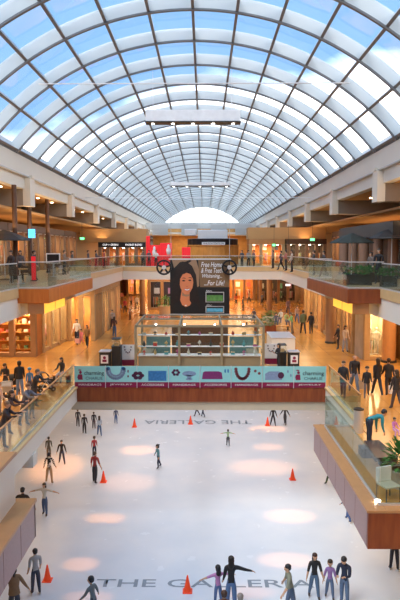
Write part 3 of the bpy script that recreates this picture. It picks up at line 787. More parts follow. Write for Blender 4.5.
# people far below the bridge
farc = [(.5,.1,.08),(.08,.08,.1),(.3,.2,.15),(.15,.2,.3),(.4,.35,.3),(.1,.1,.1),(.5,.42,.3),(.2,.08,.06)]
farn = ['brick red','charcoal','brown','slate blue','stone grey','black','cream','maroon']
spots = [(236,306,'by the orange lit wall right of the poster'),(243,311,'on the steps side of the seating'),(249,303,'before the dark doorway right of the poster'),(262,306,'behind the bench planters'),(268,311,'beside the leafy planter'),(283,302,'under the far gallery on the right'),(302,300,'beyond the walking couple'),(276,304,'between the bench planters and the far wall')]
for i, (px, py, wh) in enumerate(spots):
    pl(px, py, 7*1.65/7.0*(py-VY)/7*1.0, (i*70) % 360, ('walk', 'stand', 'walk2', 'crossed')[i % 4], farc[i], (.05,.05,.06), 'small distant shopper in %s %s' % (farn[i], wh), fingers=False, hairlen='short' if i % 2 else 'long')
# seated people by the planters
for i, (px, py, c, n) in enumerate([(276, 327, (.12,.13,.16), 'slate'), (281, 323, (.62,.6,.5), 'cream'), (286, 326, (.35,.42,.15), 'lime'), (254, 322, (.08,.06,.06), 'dark brown')]):
    x, y = atz(px, py, L1)
    person((x, y, L1), 1.65, (180, 150, 200, 160)[i], 'sit', c, (.08,.1,.15), 'person in %s top sitting on a bench among the plaza planters' % n, fingers=False)
# ---- upper gallery people behind the railings
def up(px, hy, y, c, b, label, pose='stand', rz=180, **k):
    x, z = aty(px, hy, y); return person((x, y, L2+.004), k.pop('H', 1.7), rz, pose, c, b, label, fingers=False, **k)
up(156, 252, 61.3, (.75,.72,.7), BLK, 'person in white top with folded arms on the bridge before the red display', pose='crossed')
up(149, 254, 61.5, (.1,.1,.12), BLK, 'person in black on the bridge left of the white top')
up(143, 254, 61.2, (.2,.15,.12), BLK, 'person in brown on the bridge at its left end', fem=True, hairlen='long')
up(242, 254, 61.4, (.08,.09,.11), BLK, 'person in charcoal on the bridge right of the wooden drum', rz=150)
up(248.5, 255, 62.2, (.35,.33,.32), BLK, 'person in grey on the bridge right of the wooden drum', rz=200)
up(254, 254, 61.4, (.25,.16,.14), BLK, 'person in maroon brown on the bridge near its right end', rz=120)
for i, (px, y, sd, c, n) in enumerate([(273, 55, 1, (.3,.2,.15), 'brown'), (281, 51, 1, (.1,.1,.12), 'charcoal'), (286, 49, 1, (.45,.15,.12), 'brick red'), (292, 46, 1, (.5,.42,.35), 'tan'), (314, 40, 1, (.06,.06,.06), 'black'), (324, 38, 1, (.08,.07,.07), 'near black'),
        (96, 52, -1, (.12,.1,.12), 'plum'), (104, 55, -1, (.4,.1,.1), 'dark red'), (88, 49, -1, (.08,.09,.12), 'navy'), (72, 42, -1, (.1,.1,.1), 'black'), (64, 41, -1, (.3,.25,.2), 'khaki'), (34, 34, -1, (.08,.07,.09), 'black grey')]):
    up(px, 255, y, c, BLK, 'gallery visitor in %s behind the %s upper railing' % (n, 'left' if sd < 0 else 'right'), rz=90 if sd > 0 else -90, pose=('stand','walk','crossed','rail')[i % 4] if i % 4 != 3 else 'stand')
up(379, 253, 30, (.012,.012,.015), BLK, 'tall person in black standing by the greenery on the right upper platform', rz=150, H=1.8)
up(371, 255, 34, (.2,.16,.14), BLK, 'person in taupe seated height among the greenery on the right upper platform', H=1.6, rz=120)
up(11, 254, 31, (.04,.035,.04), BLK, 'person in black on the left upper platform near the red banner stand', rz=150)
up(20, 254, 33, (.10,.08,.08), BLK, 'person in dark brown on the left upper platform', rz=200, fem=True, hairlen='long')
# ================================================================ railings
def rail(name_label, pts, z, h, step=1.5, post=False, top=True, capmat='steel', curb=None):
    """glass panels along a line, with a handrail"""
    r = thing('glass_railing', name_label, 'railing', (pts[0][0], pts[0][1], z))
    base = Vector((pts[0][0], pts[0][1], 0))
    for (ax, ay), (bx, by) in zip(pts[:-1], pts[1:]):
        a = Vector((ax, ay, 0))-base; b = Vector((bx, by, 0))-base; L = (b-a).length; d = (b-a)/L
        n = max(1, round(L/step)); nrm = Vector((-d.y, d.x, 0))*.008
        for i in range(n):
            p0 = a+d*(L*i/n+.02); p1 = a+d*(L*(i+1)/n-.02)
            vs = [p0-nrm, p1-nrm, p1+nrm, p0+nrm]
            MB().prism([(v.x, v.y) for v in vs], .06, h-.02, 'z').build('glass_panel', M['rail_glass'], r)
            if post: MB().box(p0.x-.035, p0.x+.0, p0.y-.02, p0.y+.02, 0, h).build('post', M['steel'], r)
        if top: MB().bar(a+Vector((0,0,h)), b+Vector((0,0,h)), .05, .05).build('handrail', M[capmat], r)
        MB().bar(a+Vector((0,0,.03)), b+Vector((0,0,.03)), .06, .06).build('base_channel', M['steel'], r)
    return r
rail('clear glass railing above the white edge of the left plaza, people leaning on it', [(EL-.12, 16.3), (EL-.12, YP-.05)], L1+.07, 1.12, 1.55, capmat='tantop')
rail('clear glass railing from the banner to the wooden platform on the right', [(ER+.12, 23.8), (ER+.12, YP-.05)], L1+.07, 1.12, 1.3, capmat='tantop')
rail('tall frameless glass railing around the wooden platform over the rink', [(ER-.1, 23.35), (4.8, 23.35), (4.8, 15.95), (ER+3.5, 15.95)], L1+.03, 1.2, 1.5, capmat='rail_glass')
rail('glass railing along the left upper gallery beyond the orange wood platform', [(XL+.0, 36.3), (XL+.0, YB)], L2+.02, 1.1, 2.4)
rail('glass railing along the right upper gallery beyond the red brown platform', [(XR-.0, 36.3), (XR-.0, YB)], L2+.02, 1.1, 2.4)
rail('glass railing across the far bridge above its gold band', [(XL, YB+.05), (XR, YB+.05)], L2+.02, 1.1, 2.0)
# ---- upper platforms over the plaza
PL_, PR_ = -6.75, 6.23
for sgn, x0, x1, m in ((-1, XL, PL_, 'orange_wood'), (1, XR, PR_, 'mahogany')):
    nm = 'left' if sgn < 0 else 'right'
    struct('trim_%d' % (30 if sgn < 0 else 31), MB().bbox(min(x0,x1), max(x0,x1), 26.0, 36.3, L2-.62, L2-.0, .02), M[m])
    struct('floor_upper_platform_%s' % nm, MB().box(min(x0,x1)+.1, max(x0,x1)-.1, 26.1, 36.2, L2, L2+.02), M['floor_up'])
    # beige mass under it, beside the amber light box
    xa, xb = (XL-.0, PL_-1.0) if sgn < 0 else (PR_+1.0, XR+.0)
    struct('soffit_platform_%s' % nm, MB().box(xa, xb, 26.4, 35.9, L2-1.12, L2-.62), M['beige'])
    xa, xb = (PL_-.98, PL_-.28) if sgn < 0 else (PR_+.28, PR_+.98)
    t = thing('light_box', 'amber glowing light box under the %s upper platform' % ('orange wood left' if sgn < 0 else 'red brown right'), 'light', ((xa+xb)/2, 26.3, L2-1.1))
    MB().box(xa, xb, 26.2, 30.2, L2-1.10, L2-.64).build('diffuser', M['lamp_soft'], t, world=True)
    for y in (26.19, 28.2, 30.19): MB().box(xa-.01, xb+.01, y-.02, y+.02, L2-1.11, L2-.63).build('frame_bar', M['tantop'], t, world=True)
xg = -4
rail('glass railing on the orange wood platform of the left upper gallery', [(XL+.06, 26.1), (PL_-.08, 26.1), (PL_-.08, 36.2), (XL, 36.2)], L2+.03, 1.15, 1.8)
rail('glass railing on the red brown platform of the right upper gallery', [(XR+.1, 26.1), (PR_+.08, 26.1), (PR_+.08, 36.2), (XR, 36.2)], L2+.03, 1.15, 1.8)
rail('glass railing of the left upper gallery before the orange wood platform', [(XL+.0, 10), (XL+.0, 26.0)], L2+.02, 1.1, 2.0)
rail('glass railing of the right upper gallery before the red brown platform', [(XR-.0, 10), (XR-.0, 26.0)], L2+.02, 1.1, 2.0)
# ================================================================ banner on the plaza edge
M['turq'] = mat('turquoise_vinyl', (.30,.66,.66), .35, var=.06)
M['maroon'] = mat('maroon_vinyl', (.24,.012,.06), .35, var=.1)
M['jew_dark'] = mat('plum_print', (.08,.02,.06), .4, var=.5, scale=20)
M['jew_purple'] = mat('purple_print', (.20,.03,.14), .4, var=.5, scale=16)
M['jew_blue'] = mat('blue_print', (.04,.18,.42), .4, var=.5, scale=10)
M['jew_grey'] = mat('grey_blue_print', (.22,.30,.45), .4, var=.5, scale=18)
M['jew_red'] = mat('brown_red_print', (.20,.05,.06), .4, var=.4, scale=18)
M['print_black'] = mat('black_print', (.04,.06,.07), .5)
M['print_white'] = mat('white_print', (.85,.85,.85), .5)
BY = YP-.04
def bx(px): return (px-VX)/F*BY+.0
bn = thing('advertising_banner', 'long turquoise and maroon banner of jewellery pictures on the plaza edge', 'banner', (bx(200), BY, L1))
edges = [72.5, 104, 136, 168, 200, 231.5, 263, 295, 327.5]
panels = []
for i in range(8):
    x0, x1 = bx(edges[i])+.01, bx(edges[i+1])-.01
    p = MB().box(x0-bn.location.x, x1-bn.location.x, 0, .03, .30, 1.12).build('banner_panel', M['turq'], bn)
    MB().box(x0-bn.location.x, x1-bn.location.x, -.004, .03, .03, .30).build('maroon_strip', M['maroon'], p)
    panels.append(p)
def spr(i, name, m, polys, y=-.006):
    """a flat print on banner panel i; polys in picture points relative to the banner, y up from its foot in metres"""
    mb = MB()
    for poly in polys: mb.add([(bx(a)-bn.location.x, y, z) for a, z in poly], [tuple(range(len(poly)))])
    return mb.build(name, M[m], panels[i])
def oval(cx, cz, rx, rz, n=14, a0=0, a1=360): return [(cx+rx*math.cos(R(a0+(a1-a0)*k/(n-(a1-a0 < 360)))), cz+rz*math.sin(R(a0+(a1-a0)*k/(n-(a1-a0 < 360))))) for k in range(n)]
def beads(cx, cz, rx, rz, n, r, a0=180, a1=360): return [oval(cx+rx*math.cos(R(a0+(a1-a0)*k/(n-1))), cz+rz*math.sin(R(a0+(a1-a0)*k/(n-1))), r, r*.05, 8) for k in range(n)]
def logo(i, fx, tx0, tx1):
    spr(i, 'figure_print', 'maroon', [oval(fx+1.2, .80, 1.4, .08), [(fx-1.6, .42), (fx+3.4, .42), (fx+2.9, .70), (fx-1.0, .70)], [(fx-2.2, .50), (fx-1.4, .50), (fx-.8, .66), (fx-1.6, .66)], oval(fx+.4, .92, 1.8, .03)])
    cxm = bx((tx0+tx1)/2)-bn.location.x; wd = bx(tx1)-bx(tx0)
    text('lettering', 'charming', M['print_black'], panels[i], (cxm, -.012, .74), UPR, wd, .27, bold=.01)
    text('lettering', 'CHARLIE', M['print_black'], panels[i], (cxm, -.012, .50), UPR, wd*.86, .15)
logo(0, 77.5, 82.5, 102.5); logo(7, 298.5, 304, 325.5)
spr(1, 'necklace_print', 'jew_grey', beads(114.5, .98, 9, .50, 15, 1.6)+beads(114.5, .92, 6, .30, 11, 1.2))
spr(1, 'clasp_print', 'jew_blue', [oval(107, 1.0, 2, .09)]); spr(1, 'clasp_print', 'jew_blue', [oval(122, 1.0, 2, .09)])
spr(1, 'earring_print', 'jew_red', [oval(127, .86, .7, .08), oval(127, .60, .9, .06)])
spr(2, 'flower_print', 'jew_dark', [oval(137+4*math.cos(R(a)), .64+.13*math.sin(R(a)), 2.4, .10, 10) for a in range(0, 360, 60)], -.009)
spr(2, 'picture_print', 'jew_blue', [[(147.5, .37), (166, .37), (166, .88), (147.5, .88)]])
spr(3, 'flower_print', 'jew_dark', [oval(175.5+3*math.cos(R(a)), .80+.12*math.sin(R(a)), 1.5, .07, 10) for a in range(0, 360, 60)])
spr(3, 'ring_print', 'jew_grey', [oval(189, .74, 7, .14, 18), oval(189, .46, 3.4, .06, 12), [(187.5, .48), (190.5, .48), (192, .66), (186, .66)]])
spr(4, 'clutch_print', 'jew_purple', [[(202, .46), (223, .46), (222, .80), (219, .86), (205, .86), (203, .80)]])
spr(4, 'earring_print', 'jew_blue', [oval(225.5, .88, .8, .1), oval(228.5, .88, .8, .1)])
spr(5, 'necklace_print', 'jew_red', beads(243, .98, 6.6, .50, 13, 1.8)); spr(5, 'stud_print', 'jew_red', [oval(256, .88, 1.4, .07), oval(260, .76, 1.5, .07)])
spr(6, 'clutch_print', 'jew_grey', [[(266, .42), (283, .42), (284, .74), (280, .86), (270, .86), (266, .74)]]); spr(6, 'brooch_print', 'jew_dark', [oval(282, .66, 3.2, .17)], -.009)
spr(6, 'earring_print', 'jew_grey', [oval(289, .86, .8, .08), oval(292, .66, .8, .08)])
for i, tx in enumerate(['HANDBAGS', 'JEWELRY', 'ACCESSORIES', 'HANDBAGS', 'ACCESSORIES', 'HANDBAGS', 'ACCESSORIES', 'JEWELRY']):
    c = (bx(edges[i])+bx(edges[i+1]))/2-bn.location.x
    text('lettering', tx, M['print_white'], panels[i], (c, -.012, .17), UPR, 1.15, .10)
mb = MB()
for e in edges: mb.box(bx(e)-.015-bn.location.x, bx(e)+.015-bn.location.x, -.008, .05, 0, 1.14)
mb.build('frame', M['steel'], bn)
# ================================================================ glass kiosk
K0, K1 = 34.0, 37.6
kx0, kx1 = (135-VX)/F*K0, (264-VX)/F*K0; KH = 2.95
M['champ'] = mat('champagne_metal', (.34,.29,.19), .45, metal=.3, var=.1)
kc = (kx0+kx1)/2
k = thing('glass_kiosk', 'champagne framed glass jewellery kiosk with pitched glass top behind the banner', 'kiosk', (kc, K0, L1))
xs = [kx0, (179-VX)/F*K0, (222-VX)/F*K0, kx1]
for x in xs:
    for y in (K0, K1): MB().bbox(x-.07-kc, x+.07-kc, y-K0-.06, y-K0+.06, 0, KH-.28, .01).build('post', M['champ'], k)
mb = MB()
for y in (0, K1-K0): mb.bar((kx0-kc, y, KH-.28), (kx1-kc, y, KH-.28), .12, .12)
for x in (kx0, kx1): mb.bar((x-kc, 0, KH-.28), (x-kc, K1-K0, KH-.28), .1, .1)
for x in xs: mb.bar((x-kc, 0, KH-.25), (x*.93-kc*.93, .75, KH+.04), .07, .07).bar((x*.93-kc*.93, .75, KH+.04), (x*.93-kc*.93, K1-K0-.75, KH+.04), .07, .07).bar((x-kc, K1-K0, KH-.25), (x*.93-kc*.93, K1-K0-.75, KH+.04), .07, .07)
mb.bar((kx0*.93-kc*.93, .75, KH+.04), (kx1*.93-kc*.93, .75, KH+.04), .07, .07).bar((kx0*.93-kc*.93, K1-K0-.75, KH+.04), (kx1*.93-kc*.93, K1-K0-.75, KH+.04), .07, .07)
mb.build('roof_frame', M['champ'], k)
MB().box(kx0*.93-kc*.93, kx1*.93-kc*.93, .78, K1-K0-.78, KH+.03, KH+.05).build('roof_glass', M['shop_glass'], k)
for a, b in zip(xs[:-1], xs[1:]):
    MB().box(a+.09-kc, b-.09-kc, -.01, .01, .95, KH-.36).build('glass_pane', M['shop_glass'], k)
for x in (kx0, kx1): MB().box(x-.01-kc, x+.01-kc, .09, K1-K0-.09, .95, KH-.36).build('glass_pane', M['shop_glass'], k)
cm = MB().use(0).bbox(kx0+.15-kc, kx1-.15-kc, .12, .75, 0, .92, .02).bbox(kx0+.15-kc, kx0+.8-kc, .76, 2.9, 0, .92, .02).bbox(kx1-.8-kc, kx1-.15-kc, .76, 2.9, 0, .92, .02)
cm.build('counter', M['champ'], k)
MB().box(kx0+.12-kc, kx1-.12-kc, .05, .78, .92, .97).build('countertop', M['print_white'], k)
for z in (1.45, 2.12):
    MB().box(kx0+.1-kc, kx1-.1-kc, .15, .55, z-.012, z+.012).build('glass_shelf', M['print_white'], k)
MB().box(kx0+1.9-kc, kx1-1.9-kc, 3.2, 3.3, 0, 2.3).build('back_panel', M['brownwall'], k)
MB().box(kx0+.3-kc, kx0+1.8-kc, 3.2, 3.3, 0, 1.6).box(kx1-1.8-kc, kx1-.3-kc, 3.2, 3.3, 0, 1.6).build('display_panel', colmat((.10,.20,.21), .5), k)
for x in (-2.6, -.9, .9, 2.6):
    lp = MB().lathe([(.03, .0), (.05, .0), (.06, .06), (.03, .1)], (x, 1.4, KH-.42), 10).build('spotlight', M['lamp_white'], k)
light('AREA', 'kiosk_lamp', (kc, K0+1.7, L1+KH-.45), 30, (1,.85,.65), shape='RECTANGLE', size=6, size_y=2.6)
# goods on the kiosk shelves
rnd = random.Random(3)
gd = [('jewel_stand', 'necklace bust'), ('vase', 'small vase'), ('lidded_box', 'trinket box')]
cols = [((.6,.04,.03), 'red'), ((.04,.04,.05), 'black'), ((.7,.68,.6), 'cream'), ((.5,.1,.3), 'pink'), ((.1,.35,.4), 'teal'), ((.6,.4,.15), 'gold')]
n_ = 0
for z, zn in ((.975, 'on countertop'), (1.465, 'on lower shelf'), (2.135, 'on upper shelf')):
    for i in range(11):
        x = kx0+.45+i*(kx1-kx0-.9)/10; c, cn = cols[(i*5+n_) % 6]; kind = (i+n_) % 3
        h = rnd.uniform(.2, .42)*(1 if z < 2 else .6); mb = MB()
        t = thing(['display_bust', 'vase', 'jewellery_box'][kind], '%s %s %s of the glass kiosk, %s' % (cn, ['bust', 'vase', 'box'][kind], zn, ['at its left end','second from its left end','third from its left end','fourth from its left end','left of its middle','at its middle','right of its middle','fourth from its right end','third from its right end','second from its right end','at its right end'][i]), 'display', (x, K0+.33, L1+z), group='goods inside the glass kiosk')
        if kind == 0:
            MB().lathe([(.07,0),(.08,.02),(.02,.04),(.02,h*.4),(.09,h*.5),(.10,h*.7),(.035,h*.85),(.03,h)], n=10, sy=.6).build('bust', colmat(c), t, smooth=True)
            MB().tube([(.07*math.cos(a), -.05-.01*math.sin(a), h*.72+.05*math.sin(a)) for a in [PI+PI*j/8 for j in range(9)]], .012, 5).build('necklace', M['gold'], t)
        elif kind == 1:
            MB().lathe([(.05,0),(.09,h*.3),(.08,h*.55),(.03,h*.8),(.05,h)], n=10).build('body', colmat(c), t, smooth=True)
        else:
            MB().bbox(-.11,.11,-.07,.07,0,h*.5,.01).build('box', colmat(c), t); MB().bbox(-.12,.12,-.08,.08,h*.5,h*.62,.01).build('lid', M['gold'], t)
    n_ += 1
# ---- side counters
def counter(name, label, px0, px1, y, h, depth, m, logo_=False, case=False):
    x0, x1 = (px0-VX)/F*y, (px1-VX)/F*y; c = (x0+x1)/2
    t = thing(name, label, 'counter', (c, y, L1)); w = (x1-x0)/2
    MB().bbox(-w, w, 0, depth, .08, h, .015).build('body', m, t); MB().box(-w+.05, w-.05, .05, depth-.05, 0, .08).build('plinth', M['dark'], t)
    MB().bbox(-w-.03, w+.03, -.03, depth+.03, h, h+.05, .01).build('countertop', M['steel'] if not case else M['dark'], t)
    if case:
        MB().box(-w+.02, w-.02, .02, depth-.02, h+.05, h+.45).build('glass_case', M['shop_glass'], t); MB().bbox(-w, w, 0, depth, h+.45, h+.5, .01).build('case_top', M['dark'], t)
        MB().box(-w*.5, w*.5, depth*.3, depth*.6, h+.05, h+.22).build('display_tray', M['gold'], t)
    if logo_:
        p = MB().box(-w*.7, w*.7, -.02, 0, h*.42, h*.86).build('sign_panel', M['print_white'], t)
        MB().ball((0, -.03, h*.72), (.09,.012,.09), 10, 6).box(-.12, .12, -.04, -.02, h*.5, h*.62).build('figure_print', M['maroon'], p)
    return t
counter('display_counter', 'dark counter with white logo panel left of the glass kiosk', 98, 108.6, 34.2, 1.12, .7, M['dark'], logo_=True)
counter('display_case', 'tall dark display case beside the logo counter left of the kiosk', 110.6, 119.5, 34.6, 1.35, .7, M['dark'], case=True)
counter('display_counter', 'dark counter with white logo panel right of the glass kiosk', 290, 300.5, 34.2, 1.12, .7, M['dark'], logo_=True)
counter('display_case', 'open dark display case between kiosk and right logo counter', 280, 287.6, 34.6, 1.0, .7, M['dark'], case=True)
counter('wooden_counter', 'long brown topped white counter behind the saleswoman', 272, 296, 40.2, 1.05, 3.0, M['white'])
def lowbanner(px0, px1, y, label):
    x0, x1 = (px0-VX)/F*y, (px1-VX)/F*y; c = (x0+x1)/2; w = (x1-x0)/2
    t = thing('banner_stand', label, 'banner', (c, y, L1))
    MB().box(-w, w, 0, .05, .45, 1.35).build('white_panel', M['print_white'], t); MB().box(-w, w, -.005, .05, .1, .45).build('maroon_strip', M['maroon'], t)
    MB().box(-w, -w+.05, -.01, .06, 0, 1.38).build('post', M['steel'], t); MB().box(w-.05, w, -.01, .06, 0, 1.38).build('post', M['steel'], t)
    mb = MB()
    for j in range(7):
        a = PI+PI*j/6; mb.ball((w*.45*math.cos(a)-.0, -.01, 1.22+.35*math.sin(a)), (.045,.01,.045), 6, 4)
    mb.build('necklace_print', M['jew_dark'], t)
lowbanner(119.5, 134.5, 35.5, 'low white banner with maroon strip left of the glass kiosk')
lowbanner(264.5, 279, 36.0, 'low white banner with maroon strip right of the glass kiosk')
# ================================================================ hanging poster
PY = 45.0
def P3(px, py): return aty(px, py, PY)
xa, zt = P3(170, 259.5); xb_, zb_ = P3(229.5, 314)
pc = (xa+xb_)/2; PW = (xb_-xa); PH = zt-zb_
M['pg_brown'] = mat('poster_brown', (.22,.13,.06), .5, var=.15, scale=1); M['pg_black'] = mat('poster_black', (.015,.014,.014), .4)
M['pg_hair'] = mat('poster_hair', (.02,.012,.01), .4, var=.6, scale=6); M['pg_skin'] = mat('poster_skin', (.72,.24,.10), .5, var=.12, scale=1.5); M['pg_arch'] = mat('poster_tan', (.34,.21,.12), .5, var=.3, scale=2)
M['pg_lip'] = mat('poster_lip', (.60,.10,.06), .4)
po = thing('hanging_poster', 'large hanging poster of a smiling dark haired woman above the kiosk', 'poster', (pc, PY, zb_))
MB().box(-PW/2, PW/2, 0, .04, 0, PH).build('backing', M['pg_black'], po)
def U(px, py): return ((px-170)/59.5*PW-PW/2, PH*(1-(py-259.5)/54.5))
def flat(name, m, polys, d, parent=po):
    mb = MB()
    for poly in polys:
        mb.add([(U(*p)[0], -d, U(*p)[1]) for p in poly], [tuple(range(len(poly)))])
    return mb.build(name, M[m], parent)
def ov(cx, cy, rx, ry, n=20): return [(cx+rx*math.cos(2*PI*k/n), cy+ry*math.sin(2*PI*k/n)) for k in range(n)]
flat('tan_field', 'pg_brown', [[(198,259.8),(229.2,259.8),(229.2,287),(200,287)]], .004)
flat('arch_picture', 'pg_arch', [[(172,260),(176,259.8),(196,259.8),(199,270),(199,286),(192,290),(182,262),(180,262),(174,268)]], .006)
flat('portrait_hair', 'pg_hair', [[(178,265),(182,261.5),(187,262),(192,266),(196,275),(197,286),(199,297),(200,312.5),(171,312.5),(171.5,298),(173,283),(174.5,272)], [(184,262),(190,259.9),(191.5,261),(187,264)]], .010)
flat('portrait_face', 'pg_skin', [[(179.4,277),(180.6,273.6),(183.6,271.6),(187,271.2),(190.4,273),(192.6,277),(193.2,282.5),(192.4,287.5),(190.2,291.8),(187.6,294.2),(185.2,294.2),(182.4,291.6),(180.2,287.4),(179.2,282)]], .015)
flat('portrait_neck', 'pg_skin', [[(181.6,290),(189.6,291),(189.4,300),(191,303),(189.4,306.4),(185.5,307.4),(182,305),(180,300)]], .0115)
flat('portrait_neck_shade', 'pg_arch', [[(182.2,292),(184.6,294.4),(188.4,294.4),(189.4,293.6),(189.2,296),(186,296.6),(181.9,295.6)]], .0135)
flat('portrait_top', 'pg_black', [[(172,312.8),(173,305),(179.6,300.6),(182,304.8),(185.5,307),(189.6,305.4),(192,301.5),(198,305),(200,312.8)]], .018)
flat('portrait_fringe', 'pg_hair', [[(177.4,292),(177.6,278),(180,272),(184,268.6),(189,268.6),(193,272.6),(195,280),(195,292),(193.2,287),(193.2,279.6),(190.6,274.2),(186.6,272.6),(182.4,274.6),(180,279),(179.6,286)]], .020)
for ex, ey in ((183.6,280.6), (189.8,280.2)):
    flat('portrait_eye', 'pg_hair', [ov(ex,ey,1.5,.7)], .022); flat('portrait_eyebrow', 'pg_hair', [[(ex-2.1,ey-2.2),(ex-.2,ey-3.1),(ex+2,ey-2.5),(ex+2,ey-2.0),(ex-.2,ey-2.5)]], .022)
flat('portrait_nose', 'pg_lip', [[(186.2,285.6),(187.0,286.5),(188.4,285.8),(187.2,287.0),(186.2,286.6)]], .022)
flat('portrait_lips', 'pg_lip', [[(183.6,288.2),(187,288.8),(190.6,287.9),(189.2,290.3),(187,290.9),(185,290.4)]], .022)
flat('portrait_teeth', 'print_white', [[(184.2,288.7),(187,289.3),(190,288.5),(188.8,290),(187,290.5),(185.3,290)]], .024)
flat('portrait_pendant', 'print_white', [ov(185.6,305.4,1.1,.6,8)], .024)
for i, (tx, y, x0, x1) in enumerate([('Free Home', 264.5, 201, 222), ('& Free Teeth', 270.3, 201, 222.5), ('Whitening...', 276.3, 202, 222), ('...For Life!', 282.8, 204, 224.5)]):
    u0, v0 = U(x0, y); u1, _ = U(x1, y)
    text('lettering', tx, M['print_white'], po, ((u0+u1)/2, -.03, v0), UPR, u1-u0, .38, bold=.01, shear=.25)
M['scr_green'] = mat('green_teeth_picture', (.12,.30,.08), .3, var=.6, scale=5); M['scr_blue'] = mat('blue_teeth_picture', (.12,.45,.65), .3, var=.4, scale=5); M['scr_pur'] = mat('violet_picture', (.2,.06,.2), .3)
for (x0, y0, x1, y1, m, lb) in ((205.5, 291.8, 224, 302.2, 'scr_green', 'Before'), (205.5, 306, 224, 313, 'scr_blue', 'After')):
    f = flat('picture_frame', 'steel', [[(x0,y0),(x1,y0),(x1,y1),(x0,y1)]], .006)
    flat('picture_inside', 'pg_black', [[(x0+.8,y0+.8),(x1-.8,y0+.8),(x1-.8,y1-.6),(x0+.8,y1-.6)]], .010, f)
    flat('picture_band', m, [[(x0+1.2,(y0*.68+y1*.32)),(x1-1.2,(y0*.68+y1*.32)),(x1-1.2,y1-1.2),(x0+1.2,y1-1.2)]], .014, f)
    u, v = U(x0+3.5, y0-1.1); text('lettering', lb, M['print_white'], po, (u, -.03, v), UPR, .42, .13)
MB().bar((-PW/2-.1, .02, PH+.03), (PW/2+.1, .02, PH+.03), .08, .1).build('top_rail', M['steel'], po)
MB().bar((-PW/2-.05, .02, -.03), (PW/2+.05, .02, -.03), .08, .08).build('bottom_rail', M['steel'], po)
def reel(px, label):
    x, z = P3(px, 267.3); t = thing('hoist_reel', label, 'reel', (x, PY-.25, z))
    n = 20
    def ring(r0, r1, y0, y1):
        mb = MB(); vs = []; fs = []
        for kk in range(n):
            a = 2*PI*kk/n
            for r in (r0, r1):
                for y in (y0, y1): vs.append((r*math.cos(a), y, r*math.sin(a)))
        for kk in range(n):
            a = kk*4; b = ((kk+1) % n)*4; fs += [(a,b,b+1,a+1),(a+2,a+3,b+3,b+2),(a,a+2,b+2,b),(a+1,b+1,b+3,a+3)]
        return mb.add(vs, fs)
    ring(.44, .58, -.08, .08).build('rim', M['black'], t)
    for j in range(5):
        a = 2*PI*j/5+.3
        MB().bar((.12*math.cos(a), 0, .12*math.sin(a)), (.47*math.cos(a), 0, .47*math.sin(a)), .06, .14).build('spoke', M['black'], t)
    ring(.02, .16, -.11, .11).build('hub', M['steel'], t)
    return t
reel(164.2, 'black spoked reel at the top left corner of the hanging poster'); reel(229.2, 'black spoked reel at the top right corner of the hanging poster')
for px, nm in ((171, 'left'), (229.5, 'right')):
    x, z = P3(px, 259)
    hz_ = math.sqrt(VR**2-(x-VC)**2)+VZ
    tag(MB().tube([(x, PY, z), (x, PY, hz_)], .018, 5).build('hanging_cable', M['purlin']), 'thin steel cable from the %s end of the poster up to the glass roof' % nm, 'cable')
# ================================================================ light trusses under the roof
def truss(px0, px1, py0, py1, y, label):
    x0, z1 = aty(px0, py0, y); x1, z0 = aty(px1, py1, y); c = (x0+x1)/2
    t = thing('lighting_truss', label, 'light', (c, y, z0)); w = (x1-x0)/2; h = z1-z0
    MB().bbox(-w, w, -.35, .35, .06, h, .03).build('housing', M['print_white'], t); MB().bbox(-w-.03, w+.03, -.4, .4, 0, .07, .01).build('bottom_tray', M['dark'], t)
    for s in (-.85, .82):
        X = c+s*w; top = math.sqrt(VR**2-(X-VC)**2)+VZ
        MB().tube([(s*w, 0, h), (s*w, 0, top-z0)], .015, 5).build('suspension_cable', M['steel'], t)
    for j in range(5): MB().lathe([(.09,-.03),(.10,-.02),(.08,.0)], (-w+.4+j*(2*w-.8)/4, 0, 0), 12).build('floodlight', M['lamp_white'], t)
    return c, z0, w
c, z0, w_ = truss(146, 240, 111, 123.5, 35.5, 'wide white lighting truss hung high under the glass roof')
light('AREA', 'truss_lamp', (c, 27, z0-.2), 300, (.80,.90,1), shape='RECTANGLE', size=2*w_, size_y=.6)
c, z0, w_ = truss(170, 230, 182.5, 186.5, 66, 'farther slim lighting truss hung under the glass roof')
for z_, y_, nm in ((0, 30, 'nearer'), (0, 55, 'farther')):
    py = 84 if y_ == 30 else 198
    x0, z = aty(-30, py, y_); h_ = z
    hw = math.sqrt(VR**2-(h_-VZ)**2) if h_ > zb else XFR-VC
    tag(MB().tube([(VC-hw, y_, z), (VC+hw, y_, z+.02)], .03, 5).build('tie_cable', M['print_white']), 'white tie cable spanning the vault from side to side, the %s one' % nm, 'cable')
# ================================================================ cones
def cone0():
    t = thing('traffic_cone', 'x', 'traffic cone', (0,0,0), group='orange red cones on the ice')
    MB().bbox(-.2,.2,-.2,.2,0,.04,.02).build('base', M['cone'], t)
    MB().lathe([(.17,.04),(.155,.06),(.03,.68),(.018,.70)], n=14).build('body', M['cone'], t, smooth=True)
    return t
c0 = None
for px, py, lb in ((47.5,580.5,'orange red traffic cone nearest the granite platform'),(187.5,591.5,'orange red traffic cone standing on the rink lettering'),(103.5,482,'orange red traffic cone beside the man in a red shirt'),(292.5,479.5,'lone orange red traffic cone in the warm pool on the right half'),
        (134.5,427,'distant orange red traffic cone left of the far lettering'),(190.5,424,'distant orange red traffic cone under the middle of the banner'),(267.5,425.5,'distant orange red traffic cone beside the striding skater')):
    x, y = atz(px, py, 0)
    if c0 is None: c0 = cone0(); c0.location = (x, y, 0); c0['label'] = lb
    else: dup(c0, (x, y, 0), 0, lb)
    if y > 40: pass
